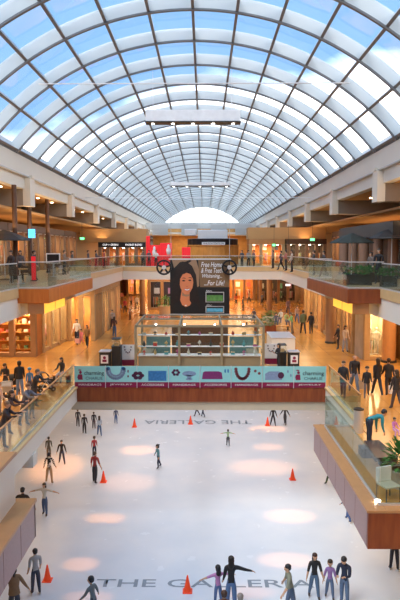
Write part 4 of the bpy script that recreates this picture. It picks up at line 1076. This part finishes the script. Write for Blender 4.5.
# ice lettering
def ice_text(body_, x0, x1, y, h, rz, label):
    t = text('ice_lettering', body_, M['text_ice'], None, ((x0+x1)/2, y, .006), (0,0,rz), x1-x0, h, bold=.008)
    tag(t, label, 'lettering')
ice_text('THE GALLERIA', -4.55, 4.62, 24.2, .60, 0, 'large blue grey rink lettering reading the right way up near the skaters')
ice_text('THE GALLERIA', -4.9, 3.85, 47.95, 1.1, PI, 'far blue grey rink lettering seen upside down below the banner')
# ================================================================ plaza furniture on the right
x, y = atz(357, 432, L1)
t = thing('litter_bin', 'cylindrical brushed steel litter bin at the platform corner', 'bin', (x+.05, y, L1))
MB().lathe([(.19,0),(.19,.88),(.18,.9)], n=20).build('body', M['steel'], t, smooth=False); MB().lathe([(.2,.88),(.2,.93),(.12,.94),(.12,.91)], n=20).build('lid', M['dark'], t)
M['slate'] = mat('dark_slate', (.05,.045,.05), .25, var=.4, scale=5)
p = [atz(*q, 7.45) for q in ((364,440.5), (379,440), (398,456), (375,458))]
bxx = sum(q[0] for q in p)/4; byy = sum(q[1] for q in p)/4
t = thing('stone_bench', 'dark slate slab bench with a toddler on it by the railing', 'bench', (bxx, byy, L1))
MB().prism([(q[0]-bxx, q[1]-byy) for q in p], .32, .45, 'z').build('seat_slab', M['slate'], t)
for q in (.35, -.45): MB().bbox(-.25+q*.5, .25+q*.5, -.25+q*-1.2, .25+q*-1.2, 0, .32, .02).build('leg', M['dark'], t)
def leafy(mb, c, r, n, rnd, s=.12, flat=1.0):
    for _ in range(n):
        a = rnd.uniform(0, 2*PI); e = rnd.uniform(-.3, 1.2); d = Vector((math.cos(a)*math.cos(e), math.sin(a)*math.cos(e), math.sin(e)*flat))
        p = Vector(c)+d*r*rnd.uniform(.5, 1); q = p+d*s*1.5; sd = d.cross(Vector((0,0,1))+Vector((.1,.2,0))).normalized()*s*.45; m = (p+q)/2
        mb.add([p[:], (m+sd)[:], (q-Vector((0,0,s*.4)))[:], (m-sd)[:]], [(0,1,2,3)])
    return mb
def planter(x, y, z, r, h, label, pot='clay', fr=1.2, ph=.55, n=160, square=False):
    t = thing('potted_plant', label, 'plant', (x, y, z)); rnd = random.Random(int(x*100+y*7))
    if square: MB().bbox(-r, r, -r*.6, r*.6, 0, h, .03).build('pot', M[pot], t)
    else: MB().lathe([(r*.75,0),(r,h*.9),(r*1.08,h*.92),(r*1.08,h),(r*.9,h),(r*.88,h*.93)], n=18).build('pot', M[pot], t, smooth=False)
    MB().lathe([(r*.3, h*.9), (r*.85, h*.93)], n=14).build('soil', M['brownwall'], t) if not square else None
    mb = MB()
    for j in range(5): mb.tube([(0,0,h*.8), (r*.4*math.cos(j*1.26), r*.4*math.sin(j*1.26), h+ph*.6)], .012, 4)
    mb.build('stems', M['green_leaf'], t)
    o = leafy(MB(), (0,0,h+ph*.25), r*fr, n, rnd, .16, ph/(r*fr)).build('foliage', M['green_leaf'], t); o['kind'] = 'stuff'
    return t
x, y = atz(400, 487, L1); planter(x+.1, y, L1, .42, .55, 'green bushy plant in a pale pot at the right edge beside the bench', n=260, ph=.7, fr=1.3)
x, y = atz(388, 500, L1)
t = thing('chair', 'small beige chair behind the near glass panel of the wooden platform', 'chair', (x, y, L1), R(20))
MB().bbox(-.25,.25,-.25,.25,.42,.47,.015).build('seat', M['beige'], t); MB().bbox(-.25,.25,.2,.25,.47,.9,.015).build('backrest', M['cream'], t)
for sx in (-.22,.22):
    for sy in (-.22,.22): MB().tube([(sx,sy,.42),(sx*1.05,sy*1.05,0)], .018, 6).build('leg', M['dark'], t)
x, y = atz(381, 511, L1)
tag(MB().lathe([(.07,0),(.09,.05),(.05,.07)], (x+.05, y+.5, L1+.03), 12).build('floor_lamp', M['lamp_white']), 'small glowing floor light in the platform corner', 'lamp')
# shopping bags
def bag(x, y, z, c, label, rz=0, h=.38):
    t = thing('shopping_bag', label, 'bag', (x, y, z), R(rz))
    MB().add([(-.15,-.06,0),(.15,-.06,0),(.15,.06,0),(-.15,.06,0),(-.17,-.07,h),(.17,-.07,h),(.17,.07,h),(-.17,.07,h)], [(0,3,2,1),(0,1,5,4),(1,2,6,5),(2,3,7,6),(3,0,4,7)]).build('body', colmat(c, .5, 'paper'), t)
    for sy in (-.07, .07): MB().tube([(-.08,sy,h),(-.06,sy,h+.14),(.06,sy,h+.14),(.08,sy,h)], .007, 5).build('handle', colmat((.3,.3,.3)), t)
x, y = atz(391.5, 402, L1); bag(x, y-.1, L1+.42, (.8,.8,.8), 'white shopping bag held low by the woman at the right edge', 20)
x, y = atz(361.5, 394, L1); bag(x, y, L1+.25, (.55,.40,.25), 'tan shopping bag between the bald man and the boy', 0, .4)
x, y = atz(79, 345, L1); bag(x-.1, y-.1, L1+.15, (.8,.45,.45), 'pink shopping bag carried beside the little child in pink', 0, .35)
x, y = atz(50.5, 384, L1); bag(x, y, L1, (.02,.02,.02), 'black bag on the floor beside the seated woman', 30, .34)
# seated woman's bench
x, y = bx_, by_
t = thing('bench', 'low wooden bench under the woman sitting by the left railing', 'bench', (x, y+.02, L1), R(165))
MB().bbox(-.45,.45,-.24,.24,.34,.40,.015).build('seat', M['honey'], t)
for sx in (-.38,.38): MB().bbox(sx-.04, sx+.04, -.2, .2, 0, .34, .01).build('leg', M['dark'], t)
# strollers
def stroller(px, py, label, rz, c):
    x, y = atz(px, py, L1); t = thing('stroller', label, 'stroller', (x, y, L1), R(rz))
    for sx in (-.26, .26):
        for sy in (-.3, .34):
            w = MB().tube([(sx-.02, sy, .12), (sx+.02, sy, .12)], .12, 14).build('wheel', M['black'], t); MB().tube([(sx-.025, sy, .12), (sx+.025, sy, .12)], .04, 8).build('hub', M['steel'], w)
        MB().tube([(sx, -.3, .12), (sx, .05, .55), (sx, .45, 1.0)], .014, 6).build('frame_tube', M['steel'], t); MB().tube([(sx, .34, .12), (sx, .0, .62)], .014, 6).build('frame_tube', M['steel'], t)
    MB().tube([(-.26,.45,1.0),(.26,.45,1.0)], .018, 8).build('push_handle', M['black'], t)
    mb = MB().bbox(-.2,.2,-.25,.12,.42,.50,.02); mb.prism([(.08,.46),(.16,.46),(.34,.92),(.26,.94)], -.2, .2, 'x'); mb.build('seat', colmat(c), t)
    n = 8; vs = []; fs = []
    for i in range(n+1):
        a = R(10+150*i/n)
        for xx in (-.22, .22): vs.append((xx, .16-.34*math.cos(a)*.9, .68+.30*math.sin(a)))
    fs = [(2*i, 2*i+1, 2*i+3, 2*i+2) for i in range(n)]
    mb = MB().add(vs, fs); o = mb.build('canopy', colmat(c), t); o.modifiers.new('s', 'SOLIDIFY').thickness = .02
    MB().bbox(-.18,.18,0,.3,.2,.32,.02).build('basket', M['dark'], t)
stroller(8, 401, 'grey and white stroller pushed by the woman in black at the left', 190, (.5,.52,.52))
stroller(14, 393, 'black stroller behind the grey one at the left edge', 200, (.04,.04,.05))
stroller(46, 391, 'small black folded stroller next to the seated woman', 120, (.03,.03,.035))
# ---- planters mid plaza
x, y = atz(265, 332, L1); planter(x, y, L1, .9, .62, 'square brown planter of green leaves right of the kiosk', 'mahogany', 1.0, .5, 220, True)
x, y = atz(271, 322, L1); planter(x, y, L1, .8, .5, 'clipped green planter behind the benches right of the kiosk', 'clay', 1.1, .5, 200, True)
x, y = atz(165, 314, L1); planter(x, y, L1, .75, .9, 'pale planter with leafy plant left of the hanging poster', 'clay', 1.2, .9, 180)
x, y = atz(137, 340, L1)
for px, py, lb in ((278,330,'low wooden bench among the planters right of the kiosk, nearer one'), (256,326,'low wooden bench behind the square brown planter')):
    x, y = atz(px, py, L1); t = thing('bench', lb, 'bench', (x, y, L1))
    MB().bbox(-1.0,1.0,-.22,.22,.34,.40,.015).build('seat', M['honey'], t)
    for sx in (-.85,.85): MB().bbox(sx-.05, sx+.05, -.2, .2, 0, .34, .01).build('leg', M['dark'], t)
# ================================================================ shops
M['pil'] = mat('pale_stone_pilaster', (.50,.33,.16), .5, var=.3, scale=2)
M['pil_br'] = mat('brown_stone_pilaster', (.30,.17,.09), .5, var=.2, scale=2)
M['shop_back'] = mat('shop_back_panel', (.48,.25,.08), .6, var=.45, scale=1.5)
M['shop_back2'] = mat('shop_back_orange', (.50,.17,.03), .5, var=.5, scale=1.2)
M['shop_back3'] = mat('shop_back_white', (.55,.45,.32), .5, var=.35, scale=1.5)
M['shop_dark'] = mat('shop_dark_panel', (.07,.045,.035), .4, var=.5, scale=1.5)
shop_n = [0]
def shop(label, A, B, z0, H, depth, back='shop_back', pil='pil', sign=None, shelves=0, door=True, bays=3, e=120, signm='marquee', signcol=None, lampc=WARM2, head=.55, cat='shop front', goods=None):
    """a shop front along A->B (the shop lies to the left of that direction)"""
    ax, ay = A; bx_2, by_2 = B; L = math.hypot(bx_2-ax, by_2-ay); rz = math.atan2(by_2-ay, bx_2-ax)
    t = thing('shop_front', label, cat, (ax, ay, z0), rz); shop_n[0] += 1
    rnd = random.Random(shop_n[0]*11)
    MB().box(0, L, depth, depth+.1, 0, H).box(0, .08, .3, depth, 0, H).box(L-.08, L, .3, depth, 0, H).build('back_wall', M[back], t)
    MB().box(0, L, 0, depth, H-head-.05, H-head+.02).build('shop_ceiling', M['white'], t)
    MB().bbox(0, L, -.08, .2, H-head, H, .02).build('fascia_board', M[signm], t)
    n = bays; w = L/n
    for i in range(n+1):
        x = min(max(i*w, .18), L-.18); MB().bbox(x-.18, x+.18, -.1, .28, 0, H-head, .02).build('pilaster', M[pil], t)
    for i in range(n):
        if door and i == n//2:
            continue
        MB().box(i*w+.25, (i+1)*w-.25, .05, .07, .25, H-head-.02).build('shop_window', M['shop_glass'], t)
        MB().box(i*w+.2, (i+1)*w-.2, .0, .6, 0, .25).build('window_plinth', M[pil], t)
    if sign:
        text('sign_lettering', sign, signcol or M['signwhite'], t, (L/2, -.1, H-head/2), UPR, min(L*.7, .34*len(sign)), .26)
    gc = goods or [(.6,.1,.06), (.75,.65,.5), (.1,.12,.2), (.5,.3,.1), (.8,.8,.75), (.1,.25,.15), (.65,.3,.35)]
    for s in range(shelves):
        z = .35+s*(H-head-.7)/max(1, shelves-1)*.85
        sh = MB().box(.35, L-.35, depth-.45, depth-.05, z, z+.04).build('shelf', M['honey'], t)
        for j in range(6):
            c = gc[rnd.randrange(len(gc))]; x = .45+(L-.9)*(j+rnd.uniform(.1,.5))/6; ww = rnd.uniform(.12, .3)*min(1, L/3); hh = rnd.uniform(.12, .34)
            MB().bbox(x, x+ww, depth-.4, depth-.14, z+.04, z+.04+hh, .015).build('merchandise', colmat(c), sh)
    # racks of clothes: coloured slabs on a rail
    if not shelves:
        for i in range(n):
            c0 = gc[rnd.randrange(len(gc))]; x = i*w+w*.3
            rk = MB().tube([(x, depth*.62, 0), (x, depth*.62, 1.4), (x+w*.4, depth*.62, 1.4), (x+w*.4, depth*.62, 0)], .02, 5).build('clothes_rack', M['steel'], t)
            for j in range(5):
                c = gc[rnd.randrange(len(gc))]; xx = x+.06+j*(w*.4-.12)/5
                MB().prism([(xx, .5), (xx+w*.055, .5), (xx+w*.05, 1.34), (xx+.0, 1.34)], depth*.62-.2, depth*.62+.2).build('garment', colmat(c), rk)
            p = MB().box(x, x+w*.4, depth-.04, depth-.01, 1.7, 2.4).build('wall_picture', colmat(gc[rnd.randrange(len(gc))]), t)
    for i in range(n):
        MB().lathe([(.12,0),(.12,.05),(.08,.06)], (i*w+w/2, depth*.45, H-head-.11), 10).build('ceiling_lamp', M['lamp_white'], t)
    mid = Vector((math.cos(rz), math.sin(rz), 0))*L/2+Vector((-math.sin(rz), math.cos(rz), 0))*depth*.45
    light('AREA', 'shop_lamp', (ax+mid.x, ay+mid.y, z0+H-head-.15), e*.7, lampc, rot=(0,0,rz), shape='RECTANGLE', size=L*.8, size_y=depth*.5)
    return t
# direction A->B chosen so that the interior (to the left) points away from the hall
# left plaza
shop('orange lit shoe shop with filled shelves at the left edge of the plaza', (-14.2, 38.9), (-11.0, 38.9), L1, 3.9, 1.3, 'shop_back2', 'pil_br', None, shelves=5, door=False, bays=2, e=260, signm='brownwall')
shop('clothes shop with a slanting glass front behind the left family', (-11.0, 40.3), (-10.6, 45.9), L1, 4.0, 2.0, 'shop_back3', 'pil', None, bays=3, door=False, e=200, signm='pil', goods=[(.85,.3,.4), (.85,.8,.75), (.8,.25,.3), (.5,.4,.3)])
shop('pale stone shop front facing the rink behind the white t-shirt man', (-10.6, 46.0), (-8.4, 46.0), L1, 4.05, 3.0, 'shop_back', 'pil', None, bays=2, door=True, e=220, signm='pil')
fl = [('pale pilastered shop on the left arcade, first past the family', 'shop_back3', 'pil'), ('gold lit shop on the left arcade, second past the family', 'shop_back', 'pil'), ('orange lit shop on the left arcade just before the bridge', 'shop_back2', 'pil')]
for i, (lb, bk, pm) in enumerate(fl):
    y1 = 60-(2-i)*3.6; y0 = y1-3.55
    shop(lb, (-8.5, y1), (-8.5, y0), L1, 4.05, -3, bk, pm) if 0 else shop(lb, (-8.5, y0), (-8.5, y1), L1, 4.05, 3.0, bk, pm, bays=3, e=200, signm='pil')
# right plaza: interior to +x means running from far to near
fr = [('gold lit shop on the right arcade just before the bridge', 'shop_back', 'pil', 60, 54.6), ('orange lit shop on the right arcade beside the walking couple', 'shop_back2', 'pil', 54.5, 49), ('amber windowed clothes shop on the right arcade past the round column', 'shop_back', 'pil', 48.9, 43.4), ('clothes shop with mannequins nearest the round column on the right', 'shop_back', 'pil', 43.3, 40.3)]
for lb, bk, pm, y1, y0 in fr:
    shop(lb, (10.1, y1), (10.1, y0), L1, 4.05, 3.2, bk, pm, bays=3, e=240, signm='pil', goods=[(.6,.1,.06), (.75,.45,.2), (.5,.2,.05), (.7,.6,.4)])
shop('corner display window with white figures behind the walking family', (10.15, 37.8), (11.7, 37.8), L1, 4.0, 2.2, 'shop_back3', 'pil', None, bays=1, door=False, e=200, signm='pil')
shop('glass fronted display window at the right edge of the plaza', (12.5, 36.6), (16.0, 36.6), L1, 4.0, 2.4, 'shop_back', 'pil', None, bays=3, door=False, e=200, signm='pil')
# under and beyond the bridge at plaza level
shop('orange lit shop beyond the planters below the right half of the bridge', (2.6, 84), (7.2, 84), L1, 3.9, 3, 'shop_back2', 'pil_br', None, bays=3, e=300, signm='tantop')
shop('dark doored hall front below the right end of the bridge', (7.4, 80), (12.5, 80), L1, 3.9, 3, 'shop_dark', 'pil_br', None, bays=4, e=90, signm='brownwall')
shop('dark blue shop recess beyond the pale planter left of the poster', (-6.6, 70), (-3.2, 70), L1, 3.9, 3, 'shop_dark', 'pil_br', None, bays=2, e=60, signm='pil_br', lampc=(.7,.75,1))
shop('warm far shop at the end of the left arcade', (-12, 92), (-6.6, 92), L1, 3.9, 3, 'shop_back', 'pil_br', None, bays=4, e=420, signm='red')
for sx, nm in ((-1, 'left'), (1, 'right')):
    for j, y in enumerate((62, 68, 74.5, 81.5)):
        a, b = ((sx*12.6, y), (sx*12.6, y+6)) if sx < 0 else ((sx*12.6, y+6), (sx*12.6, y))
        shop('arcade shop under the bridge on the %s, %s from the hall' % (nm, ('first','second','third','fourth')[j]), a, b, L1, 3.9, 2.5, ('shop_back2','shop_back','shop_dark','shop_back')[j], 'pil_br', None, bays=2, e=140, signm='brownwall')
struct('wall_plaza_end', MB().box(-13, 13, 96, 96.3, L1, 11.1), M['tan'])
# upper gallery side shops
names = ['red and white', 'amber', 'dark glazed', 'honey coloured', 'brown fronted', 'orange lit', 'dim', 'gold lit']
for sx, nm in ((-1, 'left'), (1, 'right')):
    ys = [36, 41.6, 47.2, 52.8, 58.4]
    for j, y in enumerate(ys):
        a, b = ((sx*13.6, y), (sx*13.6, y+5.5)) if sx < 0 else ((sx*13.6, y+5.5), (sx*13.6, y))
        shop('%s shop on the %s upper gallery, %s from the camera end' % ((names[j] if sx < 0 else names[(j+3) % 8]), nm, ('first','second','third','fourth','fifth')[j]), a, b, L2, 3.6, 2.6,
             (['shop_back3','shop_back2','shop_dark','shop_back','shop_back2'] if sx < 0 else ['shop_dark','shop_back2','shop_back','shop_dark','shop_back2'])[j], 'pil_br', None, bays=3, e=170, signm='brownwall')
M['violet_lamp'] = mat('violet_lamp', (.5,.35,1), .5, emit=3, ecol=(.45,.3,1), var=0)
s1 = shop('long shop with black sign band beyond the left end of the bridge', (-11.6, 66), (-6.4, 66), L2, 2.55, 3, 'shop_back2', 'pil_br', None, bays=5, e=130)
text('sign_lettering', 'CUP + GREEN', M['signwhite'], s1, (1.35, -.1, 2.27), UPR, 1.7, .2); text('sign_lettering', 'MARKET BLEND', M['signwhite'], s1, (3.9, -.1, 2.27), UPR, 1.8, .2)
struct('wall_gallery_left', MB().box(-13.6, -6.3, 66.1, 69, L2+2.56, L2+4.0), M['tan'])
shop('orange lit shop with dark windows beyond the right end of the bridge', (5.0, 67), (9.0, 67), L2, 2.9, 3, 'shop_back2', 'pil', None, bays=3, e=260, signm='tantop')
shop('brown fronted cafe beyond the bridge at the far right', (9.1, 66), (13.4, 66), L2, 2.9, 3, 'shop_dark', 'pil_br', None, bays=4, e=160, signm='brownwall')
struct('wall_gallery_right', MB().box(4.9, 13.6, 67.3, 70, L2+2.92, L2+4.2), M['tan_ceiling'])
# red display
t = thing('display_stand', 'bright red display stand with white figures beyond the left of the bridge', 'display', (-4.6, 64, L2))
for px0, px1, py in ((146, 150, 236), (150, 160, 245), (160, 172, 243)):
    x0, z = aty(px0, py, 64); x1, _ = aty(px1, py, 64); MB().bbox(x0+4.6, x1+4.6-.02, 0, .3, 0, z-L2, .03).build('red_panel', M['red'], t)
for px, py in ((154.5, 252), (168.5, 250)):
    x, z = aty(px, py, 63.9); MB().lathe([(.18,-.5),(.25,0),(.12,.3),(.14,.45),(.04,.6)], (x+4.6, -.25, z-L2), 10).build('white_figure', M['print_white'], t, smooth=True)
t = thing('display_stand', 'small red cube stand beside the wooden drum on the bridge', 'display', (-1.9, 64, L2))
MB().bbox(-.45, .45, 0, .5, 0, 2.0, .03).build('red_panel', M['red'], t)
MB().bbox(-.48, .48, -.02, .52, 0, .1, .01).build('plinth', M['dark'], t)
# wooden drum kiosk on the far bridge
x0, _ = aty(186, 250, 70); x1, _ = aty(240, 250, 70); c = (x0+x1)/2; r_ = (x1-x0)/2
t = thing('drum_kiosk', 'round honey wood drum kiosk with black sign band on the far bridge', 'kiosk', (c, 70+r_, L2))
MB().lathe([(r_, 0), (r_, 2.15), (r_*1.03, 2.2), (r_*1.03, 2.3)], n=28).build('wood_drum', M['honey'], t)
MB().lathe([(r_*.97, 2.3), (r_*.97, 2.95), (r_*1.0, 3.0), (r_*.9, 3.05)], n=28).build('sign_band', M['marquee'], t)
sp = MB().box(-1.3, 1.4, -r_-.06, -r_+.05, 2.3, 2.62).build('sign_panel', M['print_white'], t); text('sign_lettering', 'WATCH STATION', M['print_black'], sp, (.05, -r_-.075, 2.46), UPR, 2.4, .2)
MB().bbox(-1.8, 1.8, -.8, .8, 3.05, 4.1, .05).build('steel_hood', M['steel'], t)
MB().bbox(-3.4, -2.0, -.8, .4, 3.4, 4.2, .05).build('steel_duct', M['steel'], t)
# screens and beams before the far lunette
struct('trim_40', MB().box(-9.5, 8.5, 99, 99.6, 17.5, 18.4), M['rib'])
struct('trim_41', MB().box(-9.5, 8.5, 99.2, 112, 16.6, 16.9), M['white'])
struct('wall_gallery_end', MB().box(-9.5, 8.5, 112, 112.3, L2, 18.6), M['shop_back'])
for i, x in enumerate((-7.2, -2.4, 2.4, 6.4)):
    t = thing('roof_screen', 'pale steel louvre screen under the far lunette, %s from the left' % ('first','second','third','fourth')[i], 'screen', (x, 98.8, 16.4))
    MB().box(-1.3, 1.3, 0, .06, 0, 1.9).build('panel', M['purlin'], t)
    mb = MB()
    for j in range(8): mb.box(-1.25, 1.25, -.06, 0, .1+j*.22, .2+j*.22)
    mb.build('louvres', M['rib'], t)
light('AREA', 'far_gallery_lamp', (0, 106, 16.4), 900, WARM2, shape='RECTANGLE', size=14, size_y=9)
# ================================================================ gallery fittings
M['green_sign'] = mat('green_exit_light', (.1,.9,.2), .5, emit=3, ecol=(.1,1,.25), var=0)
M['blue_sign'] = mat('blue_sign_light', (.1,.5,.9), .5, emit=1.6, ecol=(.08,.45,.9), var=.3)
def boxsign(px, py, y, w, h, m, label, cat='sign', word=None):
    x, z = aty(px, py, y); t = thing('hanging_sign', label, cat, (x, y, z))
    MB().bbox(-w/2, w/2, 0, .1, -h/2, h/2, .01).build('sign_face', M[m], t); MB().tube([(0,.05,h/2),(0,.05,max(.3, ZBM-.2-z))], .015, 5).build('hanger', M['dark'], t)
    if word: text('sign_lettering', word, M['print_white'], t, (0, -.012, 0), UPR, w*.8, h*.55)
boxsign(82, 238.5, 58, .38, .2, 'green_sign', 'small green exit sign hanging in the left upper gallery', word='EXIT')
boxsign(312.5, 239.5, 55, .38, .2, 'green_sign', 'small green exit sign hanging in the right upper gallery', word='EXIT')
boxsign(274, 245, 64, .3, .2, 'green_sign', 'tiny green exit sign beyond the far right shops', word='EXIT')
boxsign(31.5, 233.5, 38, .42, .55, 'blue_sign', 'blue lit directory sign hanging over the left upper gallery')
boxsign(288, 285, 62, .5, .22, 'signwhite', 'small white lit sign under the right upper gallery')
# big round columns on both galleries
def column(x, y, z0, z1, r, m, label, band=None):
    t = thing('column', label, 'column', (x, y, z0))
    MB().lathe([(r,0),(r,z1-z0)], n=20).build('shaft', M[m], t, smooth=False)
    MB().lathe([(r*1.15,0),(r*1.15,.12),(r*1.05,.15)], n=20).build('base', M['dark'], t)
M['col_rose'] = mat('rose_brown_column', (.36,.20,.13), .5, var=.1)
for i, (px, y) in enumerate([(393, 36), (378, 37.5), (364, 39), (353, 40.5), (344, 42)]):
    x, _ = aty(px, 250, y); column(x, y, L2, 14.75, .30, 'col_rose', 'rose brown round column on the right upper gallery, %s from the right edge' % ('first','second','third','fourth','fifth')[i])
x, y = atz(334, 343, L1); column(9.55, y, L1, 11.07, .36, 'pil_br', 'round brown grey column standing before the right arcade shops')
x, y = atz(388.5, 362, L1); column(x, y, L1, 11.07, .42, 'tantop', 'thick amber column behind the walking family at the right')
for i, (px, y) in enumerate([(15.5, 35), (30, 40), (48, 45)]):
    x, _ = aty(px, 250, y); column(x, y, L2, ZC, .14, 'brownwall', 'slim dark brown column on the left upper gallery, %s from the left edge' % ('first','second','third')[i])
for i, (x, y) in enumerate([(-6.6, 64), (7.0, 64), (-3.0, 66.5), (2.4, 66.5)]):
    column(x, y, L1, 11.07, .3, 'pil_br', 'brown column under the far bridge, %s' % ('at its left end','at its right end','left of the poster foot','right of the poster foot')[i])
struct('wall_restaurant', MB().box(10.3, 12.6, 33, 46, 14.78, 15.6), M['dark'])
struct('wall_restaurant_back', MB().box(12.4, 12.6, 33, 46, L2, 14.78), M['brownwall'])
# dark awnings
def awning(px, py, y, r, label, m='dark'):
    x, z = aty(px, py, y); t = thing('parasol', label, 'parasol', (x, y, L2)); h = z-L2
    MB().lathe([(.03,0),(.03,h+.25)], n=8).build('pole', M['steel'], t)
    MB().lathe([(r, h-.25), (r*.98, h-.2), (r*.5, h+.12), (.05, h+.35)], n=10).build('canopy', M[m], t)
    MB().lathe([(.3,0),(.3,.06),(.05,.09)], n=14).build('base', M['dark'], t)
awning(4, 236, 34, 1.5, 'dark cafe parasol open at the left edge of the upper gallery')
M['dkgreen'] = mat('dark_green_canvas', (.035,.04,.03), .7, var=.4)
awning(352, 239, 36, 1.35, 'dark green cafe parasol over the greenery on the right, nearer the hall', 'dkgreen')
awning(392, 234, 34, 1.3, 'dark cafe parasol at the right edge of the upper gallery', 'dark')
# greenery boxes on the right platform and gallery
for i, (px, y, w, lb) in enumerate([(358, 29.0, 1.3, 'green planter trough on the right upper platform beside the person in black'), (369, 31.5, 1.2, 'second green planter trough on the right upper platform'), (389, 27.5, .7, 'small green planter at the right end of the red brown platform')]):
    x, _ = aty(px, 258, y); t = thing('planter_trough', lb, 'plant', (x, y, L2+.02))
    MB().bbox(-w/2, w/2, -.2, .2, 0, .5, .02).build('trough', M['dark'], t)
    o = MB(); rnd = random.Random(i)
    for j in range(6): leafy(o, (-w/2+w*(j+.5)/6, 0, .62), .26, 40, rnd, .10, .9)
    o = o.build('foliage', M['green_leaf'], t); o['kind'] = 'stuff'
# cafe tables and chairs on the platforms
def cafe(x, y, label, z=L2+.02):
    t = thing('cafe_table', label, 'table', (x, y, z))
    MB().lathe([(.4,.72),(.4,.75)], n=18).build('table_top', M['honey'], t); MB().tube([(0,0,.72),(0,0,.03)], .03, 8).build('pedestal', M['steel'], t); MB().lathe([(.25,0),(.25,.03)], n=14).build('base', M['steel'], t)
def chair(x, y, rz, label, z=L2+.02):
    t = thing('cafe_chair', label, 'chair', (x, y, z), rz, group='cafe chairs on the upper platforms')
    MB().bbox(-.22,.22,-.22,.22,.43,.47,.015).build('seat', M['brownwall'], t); MB().bbox(-.22,.22,.18,.22,.5,.88,.015).build('backrest', M['brownwall'], t)
    for sx in (-.2,.2):
        for sy in (-.2,.2): MB().tube([(sx,sy,.43),(sx,sy,0)], .015, 5).build('leg', M['steel'], t)
for i, (x, y) in enumerate([(-9.2, 29.9), (-10.6, 42.5)]):
    lb = ('left upper gallery nearer the camera', 'left upper gallery farther along')[i]
    cafe(x, y, 'round cafe table on the %s' % lb)
    chair(x, y+.7, 0, 'brown chair beyond the cafe table on the %s' % lb); chair(x, y-.7, PI, 'brown chair before the cafe table on the %s' % lb)
# monitor and the red banner stand on the left gallery
x, z = aty(53, 258, 38)
t = thing('monitor', 'dark screen with a white frame standing on the left upper gallery', 'screen', (x, 38, L2)); h = z-L2
MB().bbox(-.45,.45,0,.08,h-.35,h+.3,.02).build('frame', M['print_white'], t); MB().box(-.38,.38,-.01,.0,h-.28,h+.23).build('screen', M['marquee'], t); MB().tube([(0,.04,h-.35),(0,.04,0)], .04, 8).build('stand', M['steel'], t)
MB().lathe([(.25,0),(.25,.04)], n=12).build('base', M['steel'], t)
x, z = aty(13.5, 275, 29.5)
t = thing('banner_stand', 'narrow red banner stand behind the glass of the left upper gallery', 'banner', (x, 33.0, L2)); MB().bbox(-.12,.12,0,.05,.05,1.35,.01).build('red_panel', M['red'], t); MB().bbox(-.15,.15,-.1,.15,0,.05,.01).build('base', M['dark'], t)
# mannequins
def mannequin(x, y, z, c, label, rz=0):
    t = thing('mannequin', label, 'mannequin', (x, y, z), rz, group='mannequins in the plaza shop windows')
    MB().lathe([(.08,.86),(.17,.9),(.15,1.05),(.12,1.15),(.16,1.32),(.17,1.42),(.06,1.5),(.05,1.56)], n=12, sy=.65).build('torso', colmat(c), t, smooth=True)
    MB().ball((0,0,1.66), (.08,.09,.11), 10, 7).build('head', M['print_white'], t, smooth=True)
    for s in (-1,1):
        MB().tube([(s*.08,0,.9),(s*.1,.02,.5),(s*.1,0,.06)], [.085,.06,.045], 8).build('leg', M['print_white'], t, smooth=True)
        MB().tube([(s*.17,0,1.4),(s*.24,.03,1.15),(s*.2,-.05,.92)], [.045,.035,.025], 8).build('arm', M['print_white'], t, smooth=True)
    MB().lathe([(.22,0),(.22,.03)], n=14).build('base', M['steel'], t)
for i, (px, py, c, lb) in enumerate([(324.5, 334, (.6,.1,.05), 'mannequin in red in the right arcade window past the round column'), (321, 335, (.75,.6,.45), 'mannequin in beige beside the red one in the right arcade window')]):
    x, y = atz(px, py, L1); mannequin(10.75, y-i*1.0-1.0, L1+.26, c, lb, PI/2)
mannequin(10.75, 38.5, L1+.26, (.8,.78,.7), 'white dressed mannequin on the left side of the corner display window')
mannequin(11.2, 38.7, L1+.26, (.85,.83,.78), 'white dressed mannequin on the right side of the corner display window')
mannequin(-11.45, 40.6, L1+.26, (.85,.25,.38), 'mannequin in pink in the slanting shop window on the left', PI/2)
mannequin(-11.5, 42.4, L1+.26, (.85,.82,.8), 'mannequin in white in the slanting shop window on the left', PI/2)
# downlights in the soffits
d0 = None
i = 0
for sgn, nm in ((-1, 'left'), (1, 'right')):
    for y in range(30, 74, 4):
        for x in (12.0, 13.6):
            if d0 is None:
                d0 = MB().lathe([(.10,-.03),(.11,0),(.05,.02)], (0,0,0), 10).build('downlight', M['lamp']); o = d0
            else: o = d0.copy(); COL.objects.link(o)
            o.location = (sgn*x, y+1.7, ZC-.02)
            tag(o, 'small round warm downlight in the tan ceiling of the %s upper gallery' % nm, 'ceiling light', 'downlights in the %s upper gallery ceiling' % nm)
